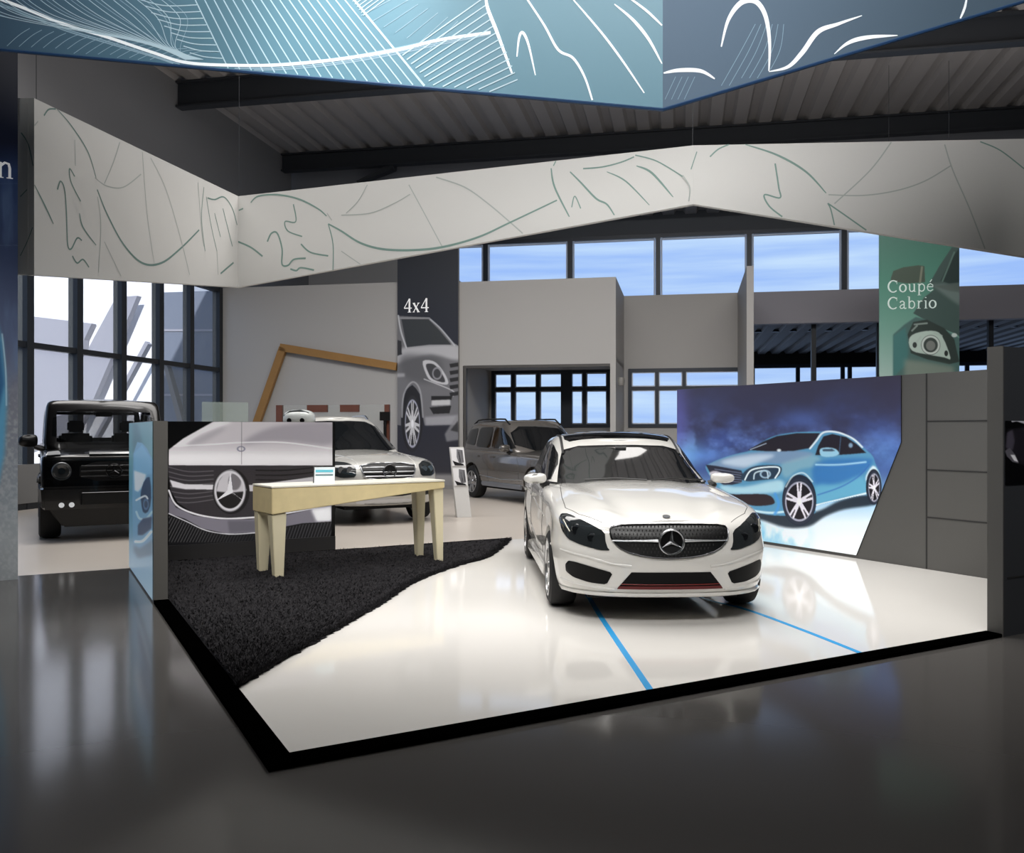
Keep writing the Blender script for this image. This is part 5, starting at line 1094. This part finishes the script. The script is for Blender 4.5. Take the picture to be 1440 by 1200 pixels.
    for i in range(-15, 16):
        for j in range(9):
            x = i*.028+(.014 if j % 2 else 0); z = .728-j*.026
            if inside(x, z) and math.hypot(x, z-.624) > .085 and abs(z-.628) > .016:
                p = c.proj(tr, (x, z), 'f', .008)
                if p: mb.hexa([(p.x-.003, p.y, p.z-.010), (p.x+.003, p.y, p.z-.010), (p.x+.003, p.y+.008, p.z-.010), (p.x-.003, p.y+.008, p.z-.010), (p.x-.003, p.y-.004, p.z+.007), (p.x+.003, p.y-.004, p.z+.007), (p.x+.003, p.y+.008, p.z+.007), (p.x-.003, p.y+.008, p.z+.007)])
    merge(gr_, mb.build('grille_studs', M_gd))
    for sg in (-1, 1):
        a = [c.proj(tr, (sg*x, .628), 'f', .012) for x in (.10, .16, .24, .32, .40, .438)]; mb = MB(); mb.tube(a, [.012, .009, .007, .006, .006, .005], n=8); c.add(mb, 'grille_bar', M_alu, gr_)
    p0_ = c.proj(tr, (0, .624), 'f', 0)
    mb = MB(); mb.lathe([(p0_.y-.012, .001), (p0_.y-.012, .085), (p0_.y+.02, .09), (p0_.y+.02, .001)], 'y', 32, (0, 0, .624)); c.add(mb, 'emblem_disc', M_blk, gr_)
    c.star((0, p0_.y-.022, .624), .092, M_alu, .02, .009, 'star_emblem', gr_)
    mb = MB(); mb.lathe([(-.004, .001), (-.004, .026), (.006, .03), (.006, .001)], 'z', 20); q = c.add(mb, 'hood_badge', mat('badge_grey', (70, 72, 76), .3, .5)); t_ = c.proj(tr, (0, -.66), 't', .002); q.location = t_; q.rotation_euler = (R(20), 0, 0)
    for sg in (-1, 1):
        f = (lambda pts: pts) if sg > 0 else mir
        hl = c.decal('headlight', tr, f([(.485, .59), (.455, .555), (.53, .555), (.66, .585), (.75, .62), (.79, .68), (.805, .76), (.785, .795), (.735, .80), (.62, .755), (.49, .69)]), 'f', M_lampd, .006, 1, .035, q=.16)
        c.rim('lamp_strip', tr, f([(.775, .755), (.755, .71), (.735, .675)]), 'f', mat('strip_grey', (150, 148, 136), .3, .5), .006, .009, 0, False, hl)
        for (x, z, r_) in ((.69, .70, .036), (.585, .65, .03)):
            p = c.proj(tr, (sg*x, z), 'f', .004)
            mb = MB(); mb.lathe([(-.008, .001), (-.008, r_*.6), (-.012, r_), (.01, r_*1.1), (.01, .001)], 'y', 20, (p.x, p.y, p.z)); c.add(mb, 'lamp_projector', mat('projector_grey', (52, 56, 60), .1, .8), hl)
        c.decal('air_intake', tr, f([(.435, .388), (.48, .296), (.60, .303), (.715, .33), (.765, .365), (.77, .42), (.75, .455), (.70, .452), (.58, .425)]), 'f', mat('intake_black', (9, 9, 10), .5, spec=.2), .004, 1, .035, q=.13)
        c.rim('bumper_crease', tr, f([(.30, .44), (.45, .455), (.62, .50), (.80, .53), (.86, .54)]), 'f', M_pw, .013, -.006, 0, False, body)
        c.rim('bumper_crease', tr, f([(.42, .255), (.56, .27), (.74, .285), (.845, .31)]), 'f', M_pw, .012, -.002, 0, False, body)
        c.rim('hood_joint', tr, [(sg*.50, -.68), (sg*.66, -.5), (sg*.745, -.3), (sg*.735, .1), (sg*.70, .6), (sg*.67, .82)], 't', M_gap, .0035, -.001, 0, False, body)
    lo = c.decal('lower_grille', tr, [(-.30, .395), (.30, .395), (.40, .272), (-.40, .272)], 'f', mat('intake_black', (9, 9, 10), .5, spec=.2), .004, 0, .04)
    c.decal('red_strip', tr, [(-.385, .29), (.385, .29), (.40, .268), (-.40, .268)], 'f', mat('dark_red', (92, 14, 14), .5), .009, 0, .04, lo)
    c.rim('red_line', tr, [(-.372, .305), (-.2, .303), (.2, .303), (.372, .305)], 'f', mat('red_line', (130, 44, 36), .35), .003, .009, 0, False, lo)
    # front lip
    mb = MB(); pts = []
    for i in range(-12, 13):
        x = .84*i/12; p = c.proj(tr, (x, .225), 'f', .012); pts.append(p if p else Vector((x, -.25, .22)))
    mb.tube(pts, .016, n=8); c.add(mb, 'front_lip', M_pw)
    mb = MB(); mb.box(-.62, .62, -.55, 3.2, .15, .3); c.add(mb, 'underbody', M_under, bevel=.03)
    c.wheels([(-.755, 0), (.755, 0), (-.79, 2.7), (.79, 2.7)], .315, .225, .235, M_tyre, M_rim, 5, True)
    for sg in (-1, 1): c.decal('tail_light', tr, [(sg*.5, .75), (sg*.8, .78), (sg*.82, .93), (sg*.55, .92)], 'b', mat('tail_red', (140, 16, 18), .1, coat=1), .006, 1, .05)
    return c
hatchback()
# ------------------------------------------------------------------ off-road cars
def suv(name, loc, label, paint, rough_glass, v):
    c = Car(name, loc, 28.5, label)
    zb = curve(v['zb']); zs = curve(v['zs']); cr = curve(v['crown'])
    body, tr = c.skin('body', shell(v['lv'], zb, zs, cr, v['Lf'], v['nf'], .4, 3.6, v.get('extra'), None, 14), paint, [(0, v['wr']-.005, v['wr']+.07), (v['wb'], v['wr']-.005, v['wr']+.07)], 1, (.6, 1.4))
    cab, tcb = c.skin('cabin', shell(v['lg'], lambda y: v['belt'], curve(v['roof']), curve(v['rc']), v.get('gLf', .5), v.get('gnf', 2.8), .35, 3.5, None, None, 12), paint, [], 1)
    GM = v.get('glassm', M_wglass)
    for bx in v.get('cuts', []):
        mb = MB(); mb.box(*bx); co = mb.build('cut'); md = cab.modifiers.new('b', 'BOOLEAN'); md.object = co; md.operation = 'DIFFERENCE'; md.solver = 'EXACT'; mx_ = Matrix.Identity(4)
        co.matrix_world = mx_; cab.parent = None; bpy.context.view_layer.update(); dg = bpy.context.evaluated_depsgraph_get(); me = bpy.data.meshes.new_from_object(cab.evaluated_get(dg)); cab.modifiers.clear(); cab.data = me; bpy.data.objects.remove(co); cab.parent = c.e
    if v.get('cuts'): smart(cab, 38)
    c.decal('windscreen', tcb, v['ws'], 'f', GM, .006, 1, .07)
    if v.get('rearw'): c.decal('rear_window', tcb, v['rearw'], 'b', GM, .006, 1, .08, q=.1)
    for sg, ax in ((-1, 'l'), (1, 'r')):
        for w in v['side']: c.decal('side_window', tcb, w, ax, GM, .006, 1, .08, q=.1)
        for pts in v['joints']: c.rim('door_joint', tr, pts, ax, M_gap if paint is not M_g else M_blk, .004, -.001, 0, False, body)
        mb = MB(); x = v['W']; mb.box(sg*x*.8 if sg > 0 else -x, x if sg > 0 else -x*.8, v['wr']+.12, v['wb']-v['wr']-.12, v['skirt'][0], v['skirt'][1]); c.add(mb, 'side_sill', v.get('sillm', M_alu), bevel=.02)
        if 'rail' in v:
            r0 = v['rail']; P3 = [c.proj(tcb, (sg*r0[0], y), 't', 0) for y in np.linspace(r0[1], r0[2], 9)]; P3 = [p+Vector((0, 0, .05 if 0 < i < 8 else 0)) for i, p in enumerate(P3) if p]
            mb = MB(); mb.tube(P3, .018, n=8); c.add(mb, 'roof_rail', v.get('railm', M_alu))
        if v.get('mir'): c.mirror(sg*v['mir'][0], v['mir'][1], v['mir'][2], v.get('mirm', paint), M_trim, v.get('mirs', (.12, .08, .09)), v['mir'][3])
        for y in v['handles']:
            mb = MB(); mb.box(-.014, .014, -.1, .1, -.016, .016); p = c.proj(tr, (y, v['hz']), ax, .012)
            if p: q = c.add(mb, 'door_handle', v.get('handm', M_alu), bevel=.005); q.location = p
    mb = MB(); mb.box(-.6, .6, -.4, v['wb']+.5, v['zb'][0][1]-.08, v['zb'][0][1]+.08); c.add(mb, 'underbody', M_under, bevel=.03)
    c.wheels([(-v['tx'], 0), (v['tx'], 0), (-v['tx'], v['wb']), (v['tx'], v['wb'])], v['wr'], v['tw'], v['rr'], M_tyre, v.get('rimm', M_rim), v.get('ns', 7))
    return c, body, tr, cab, tcb
M_g = mat('gloss_black_paint', (7, 7, 8), .22, 0, .45); M_silver = mat('silver_white_paint', (200, 199, 194), .25, .15, 1.0); M_grey = mat('grey_metallic_paint', (112, 108, 104), .22, .5, 1.0)
# silver-white one behind the table
ml = dict(zb=[(-.9, .30), (0, .3), (3.9, .34)], zs=[(-.88, .93), (-.6, .985), (-.2, 1.02), (.5, 1.06), (1.0, 1.09), (3, 1.12), (3.8, 1.12)], crown=[(-.9, 0), (-.65, .03), (-.2, .075), (.6, .09), (1.0, .06), (1.6, .02), (4, .02)],
    lv=[(0, .86, -.74, 3.76), (.05, .92, -.80, 3.8), (.2, .945, -.85, 3.83), (.4, .955, -.86, 3.84), (.6, .955, -.85, 3.84), (.8, .945, -.84, 3.8), (.93, .925, -.80, 3.77), (1, .86, -.73, 3.72)], Lf=.6, nf=3.0, wb=2.9, wr=.375, tw=.255, rr=.25, tx=.83, W=.955,
    lg=[(0, .90, .68, 3.76), (.15, .885, .84, 3.74), (.4, .84, 1.12, 3.68), (.7, .77, 1.42, 3.58), (.9, .72, 1.62, 3.5), (1, .66, 1.75, 3.42)], belt=1.06, roof=[(1.5, 1.66), (1.9, 1.70), (2.6, 1.70), (3.4, 1.62)], rc=[(1.5, 0), (2, .05), (3, .05), (3.5, 0)], gnf=2.9,
    ws=[(-.83, 1.10), (.83, 1.10), (.77, 1.3), (.63, 1.64), (0, 1.665), (-.63, 1.64), (-.77, 1.3)], side=[[(1.08, 1.14), (1.5, 1.40), (1.85, 1.58), (2.2, 1.63), (2.2, 1.15)], [(2.28, 1.15), (2.28, 1.63), (2.95, 1.6), (3.0, 1.2)], [(3.08, 1.2), (3.05, 1.58), (3.45, 1.5), (3.6, 1.25)]],
    joints=[[(.62, .5), (.62, .8), (.8, 1.05)], [(2.22, .4), (2.24, 1.1)]], skirt=(.3, .38), rail=(.60, 1.9, 3.3), handles=(2.0, 2.8), hz=.98, ns=5)
c, body, tr, cab, tcb = suv('off_road_car', (-2.32, 14.5), 'silver white off-road car parked behind the cream table, half hidden by the grille picture', M_silver, None, ml)
go = [(-.46, .97), (.46, .97), (.43, .80), (.36, .715), (-.36, .715), (-.43, .80)]
gm = c.decal('grille', tr, go, 'f', mat('grille_black', (13, 13, 14), .4), .005, 1, .05); c.rim('grille_frame', tr, go, 'f', M_alu, .012, .006, 1, True, gm)
for z in (.90, .83, .765): c.rim('grille_bar', tr, [(-.42, z), (-.2, z), (.2, z), (.42, z)], 'f', M_alu, .011, .008, 0, False, gm)
p = c.proj(tr, (0, .85), 'f', 0); mb = MB(); mb.lathe([(p.y-.02, .001), (p.y-.02, .10), (p.y+.02, .1), (p.y+.02, .001)], 'y', 28, (0, 0, .845)); c.add(mb, 'emblem_disc', M_blk, gm); c.star((0, p.y-.03, .845), .105, mat('dark_chrome2', (120, 122, 124), .2, .9), .02, .010, parent=gm)
for sg in (-1, 1):
    f = (lambda q_: q_) if sg > 0 else mir
    hl = c.decal('headlight', tr, f([(.54, .76), (.52, .93), (.64, .985), (.78, 1.0), (.88, .95), (.87, .80), (.74, .75)]), 'f', M_lampd, .006, 1, .04, q=.15)
    for x, z in ((.62, .87), (.74, .87)):
        p = c.proj(tr, (sg*x, z), 'f', .002); mb = MB(); mb.lathe([(-.012, .001), (-.012, .05), (.01, .055), (.01, .001)], 'y', 20, (p.x, p.y, p.z)); c.add(mb, 'lamp_projector', M_lampi, hl)
    c.decal('air_intake', tr, f([(.5, .46), (.5, .57), (.8, .6), (.83, .5), (.7, .45)]), 'f', M_trim, .005, 1, .05)
    c.rim('hood_ridge', tr, [(sg*.47, -.78), (sg*.5, -.4), (sg*.62, .2), (sg*.7, .8)], 't', M_silver, .014, -.004, 0, False, body)
c.decal('lower_grille', tr, [(-.42, .45), (.42, .45), (.46, .56), (-.46, .56)], 'f', M_trim, .005, 1, .05)
c.decal('skid_plate', tr, [(-.5, .33), (.5, .33), (.55, .41), (-.55, .41)], 'f', M_alu, .008, 1, .05)
mb = MB(); mb.box(-.26, .26, -.02, 0, -.055, .055); q = c.add(mb, 'number_plate', mat('plate_white', (228, 228, 226), .4)); pz = c.proj(tr, (0, .655), 'f', 0); q.location = (.12, pz.y-.012, .675)
mb = MB(); mb.box(.12, .24, -.026, -.02, -.04, .055); c.add(mb, 'red_mark', mat('red_mark', (190, 30, 50), .4), q)
# black box-shaped one on the left
gk = dict(zb=[(-.7, .46), (0, .44), (3.4, .46)], zs=[(-.7, 1.14), (-.3, 1.16), (.8, 1.19), (3.4, 1.2)], crown=[(-.7, 0), (-.6, .02), (0, .03), (.9, .03), (3.4, .0)],
    lv=[(0, .84, -.62, 3.45), (.06, .865, -.64, 3.47), (.3, .875, -.65, 3.48), (.7, .88, -.65, 3.48), (.93, .88, -.64, 3.48), (.98, .865, -.62, 3.47), (1, .84, -.60, 3.45)], Lf=.12, nf=3.5, wb=2.85, wr=.40, tw=.27, rr=.235, tx=.765, W=.89,
    lg=[(0, .845, .98, 3.47), (.3, .835, 1.05, 3.46), (.7, .815, 1.17, 3.45), (.92, .80, 1.23, 3.44), (1, .765, 1.28, 3.40)], belt=1.17, roof=[(1.2, 1.94), (3.5, 1.94)], rc=[(1.2, 0), (1.6, .04), (3, .04), (3.4, 0)], gLf=.12, gnf=3.2,
    glassm=mat('tinted_car_glass', (10, 12, 13), .03, alpha=.5),
    cuts=[(-.72, .72, 1.36, 3.36, 1.19, 1.84), (-.66, .66, .8, 1.5, 1.31, 1.77), (-.62, .62, 3.2, 3.7, 1.36, 1.76), (-1.1, 1.1, 1.42, 2.02, 1.31, 1.74), (-1.1, 1.1, 2.16, 2.72, 1.31, 1.74), (-1.1, 1.1, 2.86, 3.26, 1.31, 1.74)], rearw=[(-.66, 1.33), (.66, 1.33), (.66, 1.79), (-.66, 1.79)],
    ws=[(-.73, 1.27), (.73, 1.27), (.705, 1.81), (-.705, 1.81)], side=[[(1.3, 1.26), (1.38, 1.78), (2.05, 1.78), (2.05, 1.26)], [(2.13, 1.26), (2.13, 1.78), (2.75, 1.78), (2.75, 1.26)], [(2.83, 1.26), (2.83, 1.78), (3.3, 1.78), (3.3, 1.26)]],
    joints=[[(.95, .5), (.95, 1.15)], [(2.1, .5), (2.1, 1.15)]], skirt=(.42, .54), mir=(1.04, 1.12, 1.33, .80), handles=(1.95, 2.7), hz=1.08, mirs=(.13, .07, .11), sillm=M_blk, handm=M_blk, mirm=M_blk, rimm=mat('dark_alloy', (60, 60, 62), .3, .8), ns=5)
c, body, tr, cab, tcb = suv('off_road_car', (-5.75, 12.55), 'black box-shaped off-road car on the left in front of the tall windows', M_g, None, gk)
gg_ = c.decal('grille', tr, [(-.42, .80), (.42, .80), (.42, 1.06), (-.42, 1.06)], 'f', M_trim, .01, 1, .06)
for z in (.86, .93, 1.0): c.rim('grille_bar', tr, [(-.40, z), (.4, z)], 'f', mat('bar_black', (24, 24, 26), .3), .014, .014, 0, False, gg_)
c.star((0, -.69, .935), .095, mat('dark_chrome', (70, 70, 72), .2, .9), .02, .009, parent=gg_)
for sg in (-1, 1):
    p = Vector((sg*.635, -.65, .94)); mb = MB(); mb.lathe([(-.03, .001), (-.05, .09), (-.035, .115), (.02, .125), (.02, .001)], 'y', 28, tuple(p)); h_ = c.add(mb, 'headlight', mat('lamp_dark', (60, 62, 64), .06, coat=1))
    mb = MB(); mb.tube([(p.x+.112*math.cos(k*math.pi/14), p.y-.035, p.z+.112*math.sin(k*math.pi/14)) for k in range(28)], .009, True, 6); c.add(mb, 'lamp_ring', mat('ring_grey', (110, 112, 114), .3, .8), h_)
    mb = MB(); mb.lathe([(-.058, .001), (-.058, .04), (-.04, .045), (-.04, .001)], 'y', 20, tuple(p)); c.add(mb, 'lamp_projector', M_lampi, h_)
    mb = MB(); mb.hexa([(sg*.64, -.60, 1.16), (sg*.82, -.60, 1.15), (sg*.82, -.36, 1.17), (sg*.66, -.30, 1.18), (sg*.66, -.56, 1.215), (sg*.80, -.55, 1.20), (sg*.80, -.38, 1.205), (sg*.68, -.33, 1.215)]); c.add(mb, 'indicator', mat('indicator_clear', (180, 182, 184), .1, coat=1), bevel=.008)
    for a in (.50, .62): 
        mb = MB(); mb.lathe([(-.012, .001), (-.012, .034), (.02, .034), (.02, .001)], 'y', 16, (sg*(a+.02), -.80, .50)); c.add(mb, 'fog_lamp', mat('fog_white', (225, 228, 230), .15, emis=.4))
    mb = MB(); mb.box(sg*.54-.08, sg*.54+.08, -.81, -.76, .60, .66); c.add(mb, 'daylight_lamp', mat('daylight_lamp', (150, 152, 154), .2))
    mb = MB(); mb.hexa([(sg*.84, -.42, .78), (sg*.93, -.42, .76), (sg*.93, .45, .76), (sg*.84, .45, .78), (sg*.84, -.36, .87), (sg*.92, -.36, .86), (sg*.92, .40, .86), (sg*.84, .40, .87)]); c.add(mb, 'fender_flare', M_blk, bevel=.02)
mb = MB(); mb.hexa([(-.86, -.80, .44), (.86, -.80, .44), (.90, -.45, .44), (-.90, -.45, .44), (-.88, -.82, .74), (.88, -.82, .74), (.92, -.45, .74), (-.92, -.45, .74)]); bp = c.add(mb, 'bumper', M_g, bevel=.03)
mb = MB(); mb.hexa([(-.42, -.835, .50), (.42, -.835, .50), (.42, -.80, .50), (-.42, -.80, .50), (-.42, -.835, .66), (.42, -.835, .66), (.42, -.80, .66), (-.42, -.80, .66)]); c.add(mb, 'bumper_grille', M_trim, bp)
mb = MB(); mb.tube([(-.40, -.84, .655), (-.40, -.845, .50)], .008, n=6); mb.tube([(.4, -.84, .655), (.4, -.845, .5)], .008, n=6); mb.tube([(-.40, -.84, .655), (.4, -.84, .655)], .006, n=6); c.add(mb, 'bumper_trim', mat('dark_chrome', (70, 70, 72), .2, .9), bp)
mb = MB(); mb.hexa([(-.3, -.62, 1.165), (.3, -.62, 1.165), (.3, -.5, 1.185), (-.3, -.5, 1.185), (-.3, -.60, 1.19), (.3, -.60, 1.19), (.3, -.5, 1.2), (-.3, -.5, 1.2)]); c.add(mb, 'hood_edge_trim', mat('indicator_clear', (180, 182, 184), .1, coat=1))
mb = MB(); mb.hexa([(-.62, -.70, .2), (.62, -.70, .2), (.62, -.4, .2), (-.62, -.4, .2), (-.80, -.76, .46), (.80, -.76, .46), (.80, -.4, .46), (-.80, -.4, .46)]); c.add(mb, 'front_apron', M_trim, bp, bevel=.02)
for x in (-.38, .38):
    mb = MB(); mb.box(x-.24, x+.24, 1.75, 1.87, .9, 1.44); st_ = c.add(mb, 'seat', M_trim, bevel=.04); mb = MB(); mb.box(x-.12, x+.12, 1.77, 1.85, 1.46, 1.64); c.add(mb, 'headrest', M_trim, st_, bevel=.03)
mb = MB(); mb.box(-.70, .70, 1.15, 1.42, 1.1, 1.27); c.add(mb, 'dashboard', M_trim, bevel=.03)
mb = MB(); mb.box(-.12, .12, 1.34, 1.36, 1.70, 1.77); c.add(mb, 'rear_view_mirror', M_trim, bevel=.01)
# grey one in the box room
gl_ = dict(zb=[(-.85, .30), (0, .3), (3.5, .34)], zs=[(-.82, .90), (-.5, .96), (0, .99), (.8, 1.03), (2, 1.06), (3.5, 1.08)], crown=[(-.85, 0), (-.6, .03), (.2, .06), (.9, .05), (1.4, .02), (3.6, .02)],
    lv=[(0, .84, -.74, 3.5), (.06, .89, -.79, 3.54), (.3, .915, -.83, 3.58), (.6, .92, -.82, 3.58), (.85, .91, -.79, 3.55), (.96, .89, -.76, 3.53), (1, .84, -.70, 3.5)], Lf=.45, nf=3.2, wb=2.755, wr=.36, tw=.24, rr=.235, tx=.80, W=.92,
    lg=[(0, .84, .74, 3.54), (.15, .825, .84, 3.52), (.4, .79, 1.0, 3.48), (.7, .745, 1.2, 3.42), (.9, .71, 1.33, 3.37), (1, .66, 1.44, 3.3)], belt=1.02, roof=[(1.2, 1.64), (1.6, 1.68), (2.6, 1.68), (3.4, 1.63)], rc=[(1.2, 0), (1.8, .04), (3, .04), (3.4, 0)], gnf=3.0,
    ws=[(-.75, 1.06), (.75, 1.06), (.66, 1.56), (0, 1.585), (-.66, 1.56)], side=[[(1.0, 1.10), (1.3, 1.34), (1.62, 1.53), (1.95, 1.56), (1.95, 1.11)], [(2.03, 1.11), (2.03, 1.56), (2.66, 1.55), (2.70, 1.13)], [(2.78, 1.15), (2.76, 1.54), (3.2, 1.5), (3.32, 1.2)]],
    joints=[[(.6, .45), (.6, .8), (.75, 1.0)], [(1.98, .4), (2.0, 1.05)], [(2.4, .45), (2.75, .9), (2.75, 1.08)], [(.6, .62), (1.5, .64), (2.4, .68)]], skirt=(.3, .40), rail=(.62, 1.5, 3.2), railm=M_trim, mir=(1.0, 1.02, 1.12, .82), handles=(1.75, 2.5), hz=.93, ns=7, handm=M_grey)
c, body, tr, cab, tcb = suv('off_road_car', (1.22, 17.45), 'dark grey off-road car parked behind the white hatchback, seen from its side', M_grey, None, gl_)
for sg in (-1, 1):
    f = (lambda q_: q_) if sg > 0 else mir
    c.decal('headlight', tr, f([(.54, .72), (.52, .86), (.64, .90), (.82, .90), (.84, .76), (.7, .70)]), 'f', M_lampd, .006, 1, .05)
    c.rim('side_crease', tr, [(.45, .5), (1.4, .47), (2.35, .52)], 'r' if sg > 0 else 'l', M_alu, .014, -.002, 0, False, body)
gg_ = c.decal('grille', tr, [(-.44, .88), (.44, .88), (.38, .62), (-.38, .62)], 'f', M_trim, .006, 1, .05)
for z in (.80, .71): c.rim('grille_bar', tr, [(-.38, z), (.38, z)], 'f', M_alu, .012, .008, 0, False, gg_)
